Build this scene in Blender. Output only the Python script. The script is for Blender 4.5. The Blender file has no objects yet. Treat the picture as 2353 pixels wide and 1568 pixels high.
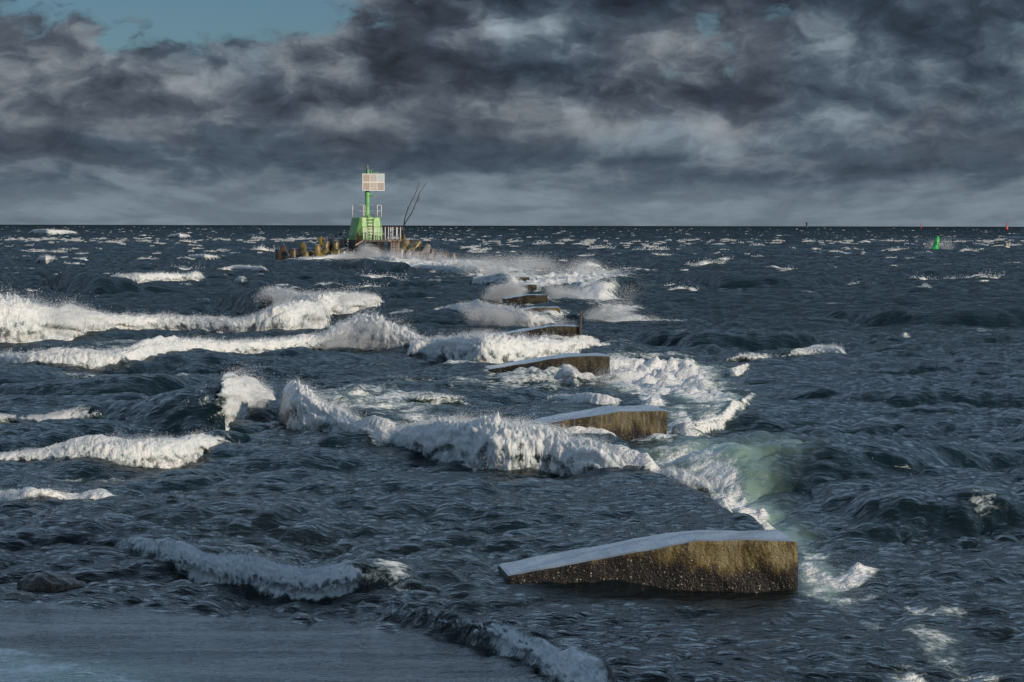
import bpy, bmesh, math, random
import numpy as np
from mathutils import Vector, Matrix, Quaternion

R = math.radians
rng = np.random.default_rng(7)
random.seed(7)
scene = bpy.context.scene
COL = scene.collection

# ------------------------------------------------------------------ camera frame
H = 3.2            # camera height above still water
FD = 4575.0        # focal length in units of a 2353 px wide picture (70 mm lens)
CX, CY = 1176.5, 518.5
PHI = 0.0021       # slight roll
SUN_AZ, SUN_EL = 45.0, 18.0
TOSUN = Vector((math.sin(R(SUN_AZ)) * math.cos(R(SUN_EL)), -math.cos(R(SUN_AZ)) * math.cos(R(SUN_EL)), math.sin(R(SUN_EL))))


def uv(x, y):
    du, dv = x - CX, y - CY
    return du + PHI * dv, dv - PHI * du


def dist(x, y, z=0.0):
    return FD * (H - z) / uv(x, y)[1]


def at(x, y, d):
    u, v = uv(x, y)
    return Vector((u / FD * d, d, H - v / FD * d))


def on_sea(x, y, z=0.0):
    return at(x, y, dist(x, y, z))


# ------------------------------------------------------------------ objects helpers
def tag(o, label=None, cat=None, group=None, kind=None):
    if label: o['label'] = label
    if cat: o['category'] = cat
    if group: o['group'] = group
    if kind: o['kind'] = kind
    return o


def empty(name, loc=(0, 0, 0), rot=(0, 0, 0)):
    o = bpy.data.objects.new(name, None)
    COL.objects.link(o)
    o.location = loc
    o.rotation_euler = rot
    o.empty_display_size = 0.2
    return o


def link_mesh(name, me, mats, parent=None, smooth=False):
    for m in (mats if isinstance(mats, (list, tuple)) else [mats]):
        me.materials.append(m)
    o = bpy.data.objects.new(name, me)
    COL.objects.link(o)
    if parent is not None: o.parent = parent
    if smooth:
        me.polygons.foreach_set('use_smooth', np.ones(len(me.polygons), dtype=bool))
    return o


def from_bm(name, bm, mats, parent=None, smooth=False):
    bmesh.ops.recalc_face_normals(bm, faces=bm.faces[:])
    me = bpy.data.meshes.new(name)
    bm.to_mesh(me)
    bm.free()
    return link_mesh(name, me, mats, parent, smooth)


def grid_mesh(name, P, closed=False):
    """P: (rows, cols, 3) array -> mesh of quads."""
    n, m = P.shape[:2]
    me = bpy.data.meshes.new(name)
    idx = np.arange(n * m, dtype=np.int32).reshape(n, m)
    q = np.stack([idx[:-1, :-1], idx[:-1, 1:], idx[1:, 1:], idx[1:, :-1]], -1).reshape(-1, 4)
    raw_mesh(me, P.reshape(-1, 3), q)
    return me


def raw_mesh(me, V, F):
    k = F.shape[1]
    me.vertices.add(len(V))
    me.vertices.foreach_set('co', np.ascontiguousarray(V, dtype=np.float32).ravel())
    me.loops.add(F.size)
    me.loops.foreach_set('vertex_index', np.ascontiguousarray(F, dtype=np.int32).ravel())
    me.polygons.add(len(F))
    me.polygons.foreach_set('loop_start', np.arange(0, F.size, k, dtype=np.int32))
    me.polygons.foreach_set('loop_total', np.full(len(F), k, dtype=np.int32))
    me.update(calc_edges=True)


def attr(me, name, a):
    at_ = me.attributes.new(name, 'FLOAT', 'POINT')
    at_.data.foreach_set('value', np.ascontiguousarray(a, dtype=np.float32).ravel())


def bm_box(bm, c, s, rot=None):
    r = bmesh.ops.create_cube(bm, size=1.0)
    vs = r['verts']
    M = Matrix.Translation(Vector(c)) @ ((rot or Matrix.Identity(3)).to_4x4()) @ Matrix.Diagonal((s[0], s[1], s[2], 1))
    bmesh.ops.transform(bm, matrix=M, verts=vs)
    return vs


def bm_tube(bm, pts, rad, seg=8, cap=True):
    """one connected tube along pts; rad float or list"""
    pts = [Vector(p) for p in pts]
    n = len(pts)
    rad = rad if isinstance(rad, (list, tuple)) else [rad] * n
    rings = []
    ref = None
    for i, p in enumerate(pts):
        t = (pts[min(i + 1, n - 1)] - pts[max(i - 1, 0)]).normalized()
        if ref is None:
            ref = t.orthogonal().normalized()
        a = (ref - t * ref.dot(t)).normalized()
        b = t.cross(a)
        ref = a
        rings.append([bm.verts.new(p + (a * math.cos(k / seg * math.tau) + b * math.sin(k / seg * math.tau)) * rad[i]) for k in range(seg)])
    for i in range(n - 1):
        for k in range(seg):
            bm.faces.new((rings[i][k], rings[i][(k + 1) % seg], rings[i + 1][(k + 1) % seg], rings[i + 1][k]))
    if cap:
        bm.faces.new(rings[0][::-1])
        bm.faces.new(rings[-1])


def bm_prism(bm, bottom, top):
    b = [bm.verts.new(p) for p in bottom]
    t = [bm.verts.new(p) for p in top]
    n = len(b)
    bm.faces.new(b[::-1])
    bm.faces.new(t)
    for i in range(n):
        j = (i + 1) % n
        bm.faces.new((b[i], b[j], t[j], t[i]))


# ------------------------------------------------------------------ node helpers
class N:
    def __init__(self, tree):
        self.t = tree

    def new(self, typ, **kw):
        n = self.t.nodes.new(typ)
        for k, v in kw.items(): setattr(n, k, v)
        return n

    def link(self, a, b):
        self.t.links.new(a, b)

    def put(self, sock, v):
        if isinstance(v, bpy.types.NodeSocket): self.link(v, sock)
        elif isinstance(v, (tuple, list)) and len(v) == 3 and sock.type == 'RGBA': sock.default_value = (*v, 1)
        else: sock.default_value = v

    def math(self, op, a, b=0.0, c=None, clamp=False):
        n = self.new('ShaderNodeMath', operation=op, use_clamp=clamp)
        self.put(n.inputs[0], a)
        self.put(n.inputs[1], b)
        if c is not None: self.put(n.inputs[2], c)
        return n.outputs[0]

    def vmath(self, op, a, b=(0, 0, 0), c=None):
        n = self.new('ShaderNodeVectorMath', operation=op)
        self.put(n.inputs[0], a)
        self.put(n.inputs[1], b)
        if c is not None: self.put(n.inputs[2], c)
        return n.outputs['Value'] if op in ('DOT_PRODUCT', 'LENGTH', 'DISTANCE') else n.outputs[0]

    def sstep(self, x, a, b, lo=0.0, hi=1.0):
        n = self.new('ShaderNodeMapRange', interpolation_type='SMOOTHSTEP')
        self.put(n.inputs[0], x)
        for i, v in zip((1, 2, 3, 4), (a, b, lo, hi)): self.put(n.inputs[i], v)
        return n.outputs[0]

    def noise(self, vec, scale, detail=3.0, rough=0.55, dist=0.0, dim='3D'):
        n = self.new('ShaderNodeTexNoise', noise_dimensions=dim)
        self.put(n.inputs['Vector'], vec)
        n.inputs['Scale'].default_value = scale
        n.inputs['Detail'].default_value = detail
        n.inputs['Roughness'].default_value = rough
        n.inputs['Distortion'].default_value = dist
        return n.outputs[0]

    def noisec(self, vec, scale, detail=2.0):
        n = self.new('ShaderNodeTexNoise')
        self.put(n.inputs['Vector'], vec)
        n.inputs['Scale'].default_value = scale
        n.inputs['Detail'].default_value = detail
        return n.outputs[1]

    def voronoi(self, vec, scale, feature='F1'):
        n = self.new('ShaderNodeTexVoronoi', feature=feature)
        self.put(n.inputs['Vector'], vec)
        n.inputs['Scale'].default_value = scale
        return n

    def mix(self, f, a, b):
        n = self.new('ShaderNodeMix', data_type='RGBA')
        self.put(n.inputs[0], f)
        self.put(n.inputs[6], a)
        self.put(n.inputs[7], b)
        return n.outputs[2]

    def ramp(self, f, stops):
        n = self.new('ShaderNodeValToRGB')
        self.put(n.inputs[0], f)
        e = n.color_ramp.elements
        while len(e) < len(stops): e.new(0.5)
        for el, (p, c) in zip(e, stops):
            el.position = p
            el.color = (*c, 1)
        return n.outputs[0]

    def attr(self, name):
        n = self.new('ShaderNodeAttribute', attribute_name=name)
        return n.outputs['Fac']

    def coord(self, which='Object'):
        return self.new('ShaderNodeTexCoord').outputs[which]

    def mapping(self, vec, scale=(1, 1, 1), loc=(0, 0, 0), rot=(0, 0, 0)):
        n = self.new('ShaderNodeMapping')
        self.put(n.inputs[0], vec)
        n.inputs[1].default_value = loc
        n.inputs[2].default_value = rot
        n.inputs[3].default_value = scale
        return n.outputs[0]

    def bump(self, h, strength, distance, normal=None):
        n = self.new('ShaderNodeBump')
        self.put(n.inputs['Height'], h)
        self.put(n.inputs['Strength'], strength)
        n.inputs['Distance'].default_value = distance
        if normal is not None: self.link(normal, n.inputs['Normal'])
        return n.outputs[0]


def material(name):
    m = bpy.data.materials.new(name)
    m.use_nodes = True
    m.node_tree.nodes.clear()
    n = N(m.node_tree)
    out = n.new('ShaderNodeOutputMaterial')
    p = n.new('ShaderNodeBsdfPrincipled')
    n.link(p.outputs[0], out.inputs[0])
    return m, n, p, out


def paint(name, col, wear=(0.12, 0.06, 0.03), amount=0.45, rough=0.5, scale=6.0, streak=True, var=0.25):
    m, n, p, _ = material(name)
    o = n.coord()
    a = n.noise(n.mapping(o, (1, 1, 0.25 if streak else 1)), scale, 5, 0.65)
    b = n.noise(o, scale * 5, 3, 0.6)
    w = n.sstep(n.math('ADD', n.math('MULTIPLY', a, 0.75), n.math('MULTIPLY', b, 0.25)), 1 - amount - 0.05, 1 - amount + 0.09)
    v = n.sstep(n.noise(o, scale * 0.5, 4), 0.3, 0.7)
    dark = tuple(c * (1 - var) for c in col)
    lite = tuple(min(c * (1 + var * 0.6), 0.9) for c in col)
    n.put(p.inputs['Base Color'], n.mix(w, n.mix(v, dark, lite), wear))
    p.inputs['Roughness'].default_value = rough
    n.link(n.bump(b, 0.3, 0.01), p.inputs['Normal'])
    return m


# ------------------------------------------------------------------ numpy noise
_P = rng.permutation(256)
_P = np.concatenate([_P, _P])
_ang = rng.uniform(0, 2 * np.pi, 512)
_G = np.stack([np.cos(_ang), np.sin(_ang)], 1)


def perlin(x, y, seed=0):
    x = np.asarray(x, dtype=np.float64) + seed * 17.31
    y = np.asarray(y, dtype=np.float64) - seed * 9.77
    xi = np.floor(x).astype(np.int64)
    yi = np.floor(y).astype(np.int64)
    xf, yf = x - xi, y - yi
    xi &= 255
    yi &= 255
    u = xf * xf * xf * (xf * (xf * 6 - 15) + 10)
    v = yf * yf * yf * (yf * (yf * 6 - 15) + 10)

    def g(ix, iy, fx, fy):
        k = _P[_P[ix & 255] + (iy & 255)]
        return _G[k, 0] * fx + _G[k, 1] * fy
    a = g(xi, yi, xf, yf)
    b = g(xi + 1, yi, xf - 1, yf)
    c = g(xi, yi + 1, xf, yf - 1)
    d = g(xi + 1, yi + 1, xf - 1, yf - 1)
    return (a + u * (b - a) + v * ((c + u * (d - c)) - (a + u * (b - a)))) * 1.5


def fbm(x, y, octv=4, seed=0, gain=0.5):
    s, a, t = 0, 1.0, 0.0
    for k in range(octv):
        s = s + a * perlin(x * 2 ** k, y * 2 ** k, seed + k)
        t += a
        a *= gain
    return s / t


def sst(x, a, b):
    t = np.clip((x - a) / (b - a), 0, 1)
    return t * t * (3 - 2 * t)


def billow(x, y, octv=4, seed=0):
    s, a, t = 0, 1.0, 0.0
    for k in range(octv):
        s = s + a * np.abs(perlin(x * 2 ** k, y * 2 ** k, seed + k))
        t += a
        a *= 0.5
    return s / t        # 0 at creases, ~0.3 mean, rounded lumps upward


# ------------------------------------------------------------------ wind sea (directional spectrum)
WIND = np.array([0.38, -0.92])
WIND = WIND / np.linalg.norm(WIND)


def ocean(Nn, L, lmin, lmax, rms, seed, power=4.0, spread=4.0):
    r = np.random.default_rng(seed)
    k1 = np.fft.fftfreq(Nn, d=L / Nn) * 2 * np.pi
    kx, ky = np.meshgrid(k1, k1)
    k = np.hypot(kx, ky)
    k[0, 0] = 1e-6
    lam = 2 * np.pi / k
    c = (kx * WIND[0] + ky * WIND[1]) / k
    S = k ** (-power) * np.where(c > 0, np.abs(c) ** spread + 0.03, 0.0)
    S *= sst(lam, lmin * 0.8, lmin * 1.2) * (1 - sst(lam, lmax * 0.85, lmax * 1.25))
    A = (r.normal(size=k.shape) + 1j * r.normal(size=k.shape)) * np.sqrt(S)
    h = np.fft.ifft2(A)
    sc = rms / h.real.std()
    dx = np.fft.ifft2(-1j * kx / k * A).real * sc
    dy = np.fft.ifft2(-1j * ky / k * A).real * sc
    return (L, Nn, h.real * sc, dx, dy)


def samp(T, X, Y):
    L, Nn, h, dx, dy = T
    fx = X / L * Nn
    fy = Y / L * Nn
    ix = np.floor(fx).astype(np.int64)
    iy = np.floor(fy).astype(np.int64)
    ax = fx - ix
    ay = fy - iy
    i0, i1 = ix % Nn, (ix + 1) % Nn
    j0, j1 = iy % Nn, (iy + 1) % Nn
    w00, w10, w01, w11 = (1 - ax) * (1 - ay), ax * (1 - ay), (1 - ax) * ay, ax * ay
    return [F[j0, i0] * w00 + F[j0, i1] * w10 + F[j1, i0] * w01 + F[j1, i1] * w11 for F in (h, dx, dy)]


O1 = ocean(512, 173.0, 8.0, 40.0, 0.17, 1, 3.6, 3.0)
O2 = ocean(512, 47.0, 2.2, 8.0, 0.105, 2, 3.6, 2.2)
O3 = ocean(512, 12.7, 0.55, 2.2, 0.041, 3, 3.4, 1.6)
O4 = ocean(512, 3.9, 0.12, 0.55, 0.0135, 4, 3.4, 1.2)

# breakers: (x, y of the crest, y of the toe, foam) in the 2353 px frame, turned into crest lines on the water
BRK = [
    # name, back width, points
    ('a', 1.0, [(-90, 695, 792, 1), (0, 690, 791, 1), (60, 703, 790, 1), (130, 708, 782, 1), (200, 722, 768, 1), (270, 728, 759, 1), (350, 728, 753, 1), (450, 731, 755, 1), (540, 736, 760, 1), (600, 724, 761, 1), (650, 704, 763, 1), (700, 698, 762, 1), (740, 704, 748, .9), (780, 725, 738, .4)]),
    ('b', 1.0, [(560, 690, 696, 0), (590, 676, 700, .8), (612, 669, 712, 1), (650, 672, 722, 1), (700, 682, 734, 1), (760, 681, 736, 1), (820, 680, 718, 1), (870, 683, 704, 1), (900, 688, 696, .3)]),
    ('c', 1.0, [(-80, 826, 836, .8), (0, 818, 842, 1), (60, 814, 851, 1), (150, 811, 853, 1), (250, 814, 853, 1), (310, 806, 851, 1), (350, 792, 842, 1), (390, 785, 832, 1), (440, 784, 824, 1), (520, 789, 816, 1), (600, 784, 812, 1), (680, 779, 806, 1), (745, 770, 802, 1), (790, 744, 800, 1), (830, 727, 800, 1), (870, 734, 806, 1), (920, 757, 808, 1), (975, 784, 812, .9), (1000, 800, 815, .2)]),
    ('d', 0.8, [(915, 805, 826, .3), (950, 788, 830, .9), (1000, 784, 828, .9), (1050, 778, 840, 1), (1085, 768, 846, 1), (1115, 768, 848, 1), (1150, 780, 848, 1), (1190, 787, 842, .9), (1250, 786, 834, .9), (1330, 780, 820, .8), (1380, 785, 803, .7), (1410, 790, 798, .3)]),
    ('e', 1.2, [(-60, 955, 970, .9), (0, 955, 969, .9), (38, 957, 968, .3), (80, 958, 972, .7), (130, 952, 972, .9), (200, 945, 972, .5), (240, 938, 978, 0), (300, 928, 988, 0), (400, 905, 1002, 0), (470, 893, 1008, 0), (505, 885, 1003, .2), (520, 872, 985, 1), (545, 872, 962, 1), (580, 890, 955, 1), (615, 902, 942, 1), (640, 912, 926, .4), (660, 920, 925, 0)]),
    ('f', 1.0, [(630, 925, 940, 0), (648, 892, 985, 1), (680, 886, 992, 1), (715, 912, 1000, 1), (760, 942, 1004, 1), (800, 962, 1015, 1), (850, 984, 1029, 1), (920, 990, 1037, 1), (990, 985, 1050, 1), (1040, 972, 1061, 1), (1100, 974, 1080, 1), (1180, 984, 1090, 1), (1250, 1002, 1091, 1), (1330, 1018, 1104, 1), (1400, 1042, 1115, 1), (1460, 1066, 1121, 1), (1505, 1080, 1126, .9), (1560, 1085, 1135, .7), (1620, 1105, 1142, .6), (1660, 1130, 1150, .2)]),
    ('f2', 0.8, [(1000, 990, 1000, .4), (1060, 972, 1010, .9), (1150, 972, 1020, 1), (1250, 982, 1022, 1), (1330, 990, 1024, .9), (1400, 1002, 1026, .8), (1440, 1014, 1026, .3)]),
    ('g', 1.0, [(-60, 1050, 1062, .8), (0, 1046, 1063, .9), (60, 1040, 1063, .9), (110, 1035, 1066, 1), (180, 1021, 1070, 1), (250, 1017, 1074, 1), (330, 1014, 1074, 1), (400, 1011, 1069, 1), (450, 1009, 1058, 1), (490, 1008, 1038, .8), (530, 1012, 1030, .1), (620, 1018, 1030, 0)]),
    ('h', 1.0, [(-60, 1150, 1180, .6), (0, 1140, 1185, .9), (50, 1136, 1199, 1), (120, 1138, 1191, 1), (170, 1152, 1186, .7), (205, 1148, 1194, .9), (240, 1152, 1199, .9), (290, 1172, 1191, .45), (330, 1182, 1192, 0), (400, 1200, 1215, 0), (470, 1215, 1228, 0)]),
    ('i', 1.0, [(-60, 1245, 1256, 0), (150, 1244, 1256, 0), (240, 1248, 1259, .1), (290, 1248, 1268, .55), (340, 1246, 1279, .8), (400, 1250, 1300, .95), (450, 1268, 1312, .9), (500, 1284, 1332, .95), (560, 1284, 1342, 1.0), (640, 1299, 1352, .95), (700, 1314, 1359, 1.0), (760, 1307, 1366, .9), (810, 1306, 1350, .75), (850, 1312, 1345, .3), (920, 1325, 1350, .35), (990, 1340, 1356, 0)]),
    ('j', 1.0, [(860, 1400, 1416, .1), (880, 1390, 1425, .3), (950, 1400, 1440, .2), (1050, 1420, 1463, .2), (1130, 1440, 1488, .4), (1180, 1450, 1505, .75), (1220, 1474, 1532, .5), (1260, 1495, 1555, .9), (1290, 1512, 1580, 1.0), (1340, 1530, 1610, .9), (1420, 1570, 1640, .5)]),
    ('k', 1.0, [(1640, 835, 838, 0), (1700, 815, 832, .5), (1740, 818, 834, .6), (1800, 815, 826, .1), (1840, 806, 822, .7), (1900, 797, 824, .9), (1940, 800, 828, .8), (1962, 814, 829, .2)]),
    ('l', 1.6, [(1440, 1085, 1100, 0), (1500, 1062, 1115, 0), (1560, 1050, 1130, 0), (1640, 1040, 1140, 0), (1700, 1028, 1150, 0), (1800, 1020, 1150, 0), (1900, 1014, 1140, 0), (2030, 1004, 1125, 0), (2130, 1030, 1110, 0), (2190, 1040, 1095, 0), (2260, 1046, 1085, 0), (2353, 1042, 1080, 0), (2500, 1040, 1070, 0)]),
    ('m', 0.8, [(945, 613, 619, .4), (975, 610, 626, .9), (1040, 612, 630, 1), (1100, 614, 632, 1), (1125, 622, 632, .4)]),
    ('n', 0.8, [(1070, 652, 657, .4), (1100, 640, 660, 1), (1135, 634, 664, .85), (1160, 628, 668, .8), (1185, 642, 669, .85), (1205, 654, 668, .5)]),
    ('o', 1.0, [(960, 718, 724, 0), (1010, 708, 718, .5), (1060, 702, 724, 1), (1110, 699, 736, 1), (1160, 709, 746, 1), (1210, 722, 753, 1), (1260, 732, 751, .9), (1295, 740, 747, .3)]),
    ('p', 0.8, [(1105, 688, 694, .3), (1135, 672, 697, .8), (1170, 664, 692, .9), (1195, 670, 684, .5)]),
    ('q', 0.8, [(1262, 668, 684, .8), (1290, 670, 692, 1), (1320, 680, 694, 1), (1370, 688, 696, .8), (1440, 691, 696, .3)]),
    ('r', 0.8, [(1230, 915, 922, 0), (1280, 908, 924, .6), (1320, 910, 935, .9), (1370, 920, 943, .9), (1420, 932, 946, .8), (1450, 938, 944, .2)]),
    ('s', 0.8, [(1284, 864, 870, .3), (1300, 848, 874, .8), (1318, 852, 878, .7), (1335, 868, 878, .2)]),
    ('t', 0.8, [(1540, 985, 1020, .9), (1575, 992, 1028, .8), (1610, 1012, 1030, .5), (1640, 1026, 1032, 0)]),
    ('u', 0.8, [(1650, 866, 870, .3), (1690, 852, 876, .8), (1722, 848, 864, .7), (1735, 856, 862, 0)]),
    ('u2', 0.8, [(1540, 976, 990, .5), (1600, 970, 985, .7), (1660, 955, 973, .75), (1710, 938, 957, .75), (1745, 928, 943, .5), (1760, 930, 938, 0)]),
    ('v', 1.0, [(225, 644, 649, .3), (270, 634, 652, .9), (330, 630, 653, 1), (385, 631, 649, 1), (425, 632, 648, .8), (460, 625, 649, 1), (485, 630, 641, .4)]),
    ('w', 0.8, [(535, 648, 654, .4), (552, 639, 658, .8), (572, 650, 658, .3)]),
    ('x', 0.8, [(62, 530, 537, .6), (100, 528, 541, 1), (140, 530, 541, 1), (185, 534, 540, .6)]),
    ('y', 0.8, [(82, 594, 604, .5), (108, 590, 609, .9), (132, 592, 600, .4)]),
    ('z', 0.8, [(490, 620, 624, .4), (540, 612, 624, .9), (600, 614, 627, .9), (625, 622, 628, .3)]),
    ('aa', 0.8, [(425, 588, 594, .6), (470, 586, 597, .9), (510, 590, 596, .4)]),
    ('ab', 0.8, [(380, 543, 548, .5), (415, 538, 549, .9), (442, 543, 548, .4)]),
    ('ac', 0.8, [(640, 596, 600, .4), (690, 594, 604, .9), (740, 592, 604, .9), (790, 588, 602, .9), (850, 590, 603, .9), (900, 594, 606, .9), (950, 596, 606, .7)]),
    ('ad', 0.8, [(1040, 574, 578, .4), (1075, 570, 578, .9), (1110, 573, 578, .3)]),
    ('ae', 0.8, [(1640, 598, 602, .4), (1665, 593, 602, .8), (1695, 598, 602, .3)]),
    ('af', 0.8, [(1320, 616, 622, .4), (1350, 604, 622, .8), (1385, 612, 621, .5)]),
    ('ag', 1.4, [(720, 604, 608, 0), (775, 601, 620, .1), (850, 599, 630, 0), (920, 606, 628, 0), (1000, 626, 634, 0)]),
    ('ah', 1.4, [(1265, 670, 676, .2), (1330, 650, 688, .1), (1400, 641, 690, .1), (1445, 637, 684, .25), (1490, 652, 668, .15)]),
    ('ai', 1.4, [(60, 648, 656, 0), (150, 628, 672, 0), (230, 630, 676, 0), (330, 655, 672, 0)]),
    ('aj', 1.4, [(480, 700, 712, 0), (550, 678, 726, 0), (600, 672, 735, 0), (640, 690, 735, 0)]),
    ('swa', 1.5, [(1440, 772, 786, 0), (1600, 760, 802, 0), (1750, 763, 800, 0), (1900, 776, 794, 0)]),
    ('swb', 1.5, [(1880, 722, 732, 0), (2050, 707, 746, 0), (2200, 704, 748, 0), (2480, 716, 744, 0)]),
    ('swc', 1.5, [(1760, 906, 922, 0), (1900, 892, 938, 0), (2100, 886, 942, 0), (2300, 894, 936, 0), (2500, 906, 930, 0)]),
    ('swd', 1.5, [(1880, 1152, 1176, 0), (2000, 1134, 1202, 0), (2150, 1128, 1206, 0), (2353, 1138, 1200, 0), (2500, 1150, 1190, 0)]),
    ('swe', 1.5, [(560, 1132, 1152, 0), (750, 1118, 1166, 0), (950, 1122, 1168, 0), (1150, 1142, 1166, 0)]),
    ('swf', 1.5, [(-40, 880, 892, 0), (120, 864, 906, 0), (300, 860, 906, 0), (450, 874, 896, 0)]),
    ('swg', 1.5, [(1500, 640, 648, 0), (1650, 630, 664, 0), (1800, 632, 664, 0), (1950, 642, 656, 0)]),
    ('ak', 0.8, [(2060, 778, 783, .3), (2080, 772, 786, .7), (2100, 776, 784, .2)]),
    ('al', 0.8, [(905, 914, 918, .4), (960, 911, 924, .6), (1010, 909, 924, .65), (1085, 915, 922, .3)]),
]


class Brk: pass


BR = []
for nm, back, pts in BRK:
    b = Brk()
    b.back = back
    P = np.array(pts, dtype=float)
    b.x = P[:, 0]
    b.name = nm
    b.yt, b.yb, b.f = P[:, 1], P[:, 2], P[:, 3]
    b.gx = np.arange(b.x[0] - 60, b.x[-1] + 60, 2.0)

    def smooth(y, sg):
        g = np.interp(b.gx, b.x, y)
        k = np.exp(-0.5 * (np.arange(-40, 41) * 2.0 / sg) ** 2)
        return np.convolve(np.pad(g, 40, mode='edge'), k / k.sum(), 'valid')
    sg = float(np.clip((b.x[-1] - b.x[0]) * 0.05, 4, 24))
    b.len = float(np.clip(1.7 * (b.yb - b.yt).max() / FD * FD * H / (b.yb.mean() - CY), 0.4, 3))
    b.gb, b.gt = smooth(b.yb, sg), smooth(b.yt, sg * 0.45)
    b.gt = np.minimum(b.gt, b.gb - 0.5)
    BR.append(b)


def brk_at(b, xd, seed):
    """toe distance, crest distance, height and foam of a breaker along the line of sight xd"""
    yt = np.interp(xd, b.gx, b.gt)
    yb = np.interp(xd, b.gx, b.gb)
    span = yb - yt
    yt = yt + fbm(xd / 75.0, xd * 0 + seed * 3.3, 2, seed) * span * 0.16
    f = np.interp(xd, b.x, b.f, left=0, right=0)
    wl = float(np.clip((b.x[-1] - b.x[0]) * 0.14, 8, 40))
    win = sst(xd, b.x[0] - 4, b.x[0] + wl) * (1 - sst(xd, b.x[-1] - wl, b.x[-1] + 4))
    u = xd - CX
    vb = np.maximum(yb - CY - PHI * u, 4.0)
    vt = np.maximum(yt - CY - PHI * u, 2.0)
    db = FD * H / vb
    dm = FD * H / (b.yb.mean() - CY)
    fw = 0.85 + (0.15 if b.name in 'hij' else 2.2) * (1 - np.clip(f / 0.45, 0, 1))
    A = (H - vt / FD * (db + 0.08)) / (1 + fw * vt / FD)
    A = np.clip(A, 0.01, 2.2) * win
    db = db + 0.22 * A * fbm(xd / FD * dm / b.len, xd * 0 + seed * 1.7, 2, seed + 9)
    dc = db + 0.08 + fw * A
    return db, dc, A, f * win


FOAM_SHEEN = [  # cx, cy, rx, ry, angle, foam, aerated
    (1520, 868, 150, 40, .10, 1.0, .8), (1590, 912, 120, 30, .2, .85, .9), (1500, 930, 40, 24, 1.0, .95, .5), (1480, 895, 60, 24, .6, .7, .7), (1560, 985, 45, 36, 0, .75, .6),
    (1580, 1012, 60, 16, 0, .8, .5), (1585, 1090, 110, 36, .3, .80, .8), (1680, 1145, 85, 26, .55, .80, .9), (1650, 1095, 150, 50, .3, .30, .9), (1740, 1165, 100, 42, .6, .36, .85), (1800, 1225, 80, 36, .4, .30, .7), (1740, 1200, 55, 26, .6, 1.0, .7), (1660, 1170, 40, 14, .75, 1.0, .5),
    (1790, 1085, 120, 40, .1, .12, .55), (1900, 1080, 90, 34, .0, .0, .22), (1690, 1066, 120, 24, -.2, .40, .85), (1870, 1285, 45, 30, .5, .75, .7), (1885, 1345, 60, 34, .5, .62, .8), (1960, 1345, 70, 18, -.3, .8, .4),
    (1895, 1385, 70, 20, .3, .6, .5), (2110, 1412, 55, 13, .25, .6, .2), (2180, 1412, 50, 11, .0, .6, .2), (2140, 1480, 110, 40, .5, .47, .3), (2240, 1548, 95, 12, .05, .6, .2), (2100, 1550, 70, 24, .3, .62, .2), (1990, 1440, 50, 16, .4, .45, .2), (2010, 1375, 50, 10, -.3, .5, .2),
    (850, 925, 210, 36, .05, .58, .3), (760, 960, 80, 20, .3, .65, .3), (1150, 885, 230, 14, .0, .52, .1), (1000, 880, 120, 12, .1, .4, .1),
    (1460, 736, 120, 7, 0, .75, .1), (1420, 716, 60, 14, .0, .7, .2), (1340, 690, 90, 8, 0, .95, .3), (1300, 645, 150, 16, -.1, .85, .1), (1130, 628, 130, 14, .1, .9, .1),
    (1000, 606, 150, 8, 0, .85, .1), (770, 602, 120, 4, 0, .75, 0), (900, 600, 70, 6, 0, .9, .1), (400, 868, 300, 9, 0, .32, .1), (250, 800, 200, 8, -.1, .42, 0),
    (1500, 818, 140, 5, 0, .55, .1), (1350, 800, 110, 12, 0, .60, .2), (1230, 845, 60, 9, 0, .5, .2), (900, 1330, 60, 14, .2, .5, .2), (950, 1360, 70, 14, .3, .4, .2),
    (560, 1262, 160, 14, .2, .35, .1), (1330, 955, 50, 10, .3, .2, .3), (2260, 1190, 40, 10, 0, .45, .1), (2090, 1240, 30, 5, 0, .45, .1), (1890, 1070, 40, 7, -.2, .45, .3), (2120, 1215, 20, 4, 0, .4, 0), (2190, 1050, 45, 6, .2, .66, .3), (2080, 1040, 30, 4, .2, .5, .3), (1800, 1088, 30, 5, -.2, .6, .4), (2250, 1065, 50, 4, 0, .45, .2), (1980, 1050, 40, 4, -.2, .45, .3),
    (1440, 665, 70, 8, -.1, .3, .5), (1350, 672, 60, 10, .0, .1, .7), (1200, 1030, 240, 25, .25, .45, .5), (60, 1262, 90, 6, 0, .2, 0), (1240, 690, 30, 8, 0, .6, .3),
    (100, 1550, 380, 46, .04, .56, .7), (20, 1510, 220, 26, .12, .52, .6), (700, 1560, 300, 30, .1, .26, .1),  # pale patches standing in for the sky's sheen on the swash
    (520, 1030, 300, 10, 0, .34, .1), (350, 870, 350, 12, 0, .38, .1), (200, 1090, 240, 8, 0, .3, .1), (1150, 1110, 300, 10, .12, .3, .1), (700, 1380, 160, 10, .1, .35, .1),
    (1640, 955, 100, 24, -.25, .55, .5), (1700, 940, 50, 14, -.25, .5, .3), (1300, 1010, 130, 12, .1, .5, .2), (1000, 960, 200, 24, .15, .54, .3),
]
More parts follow.
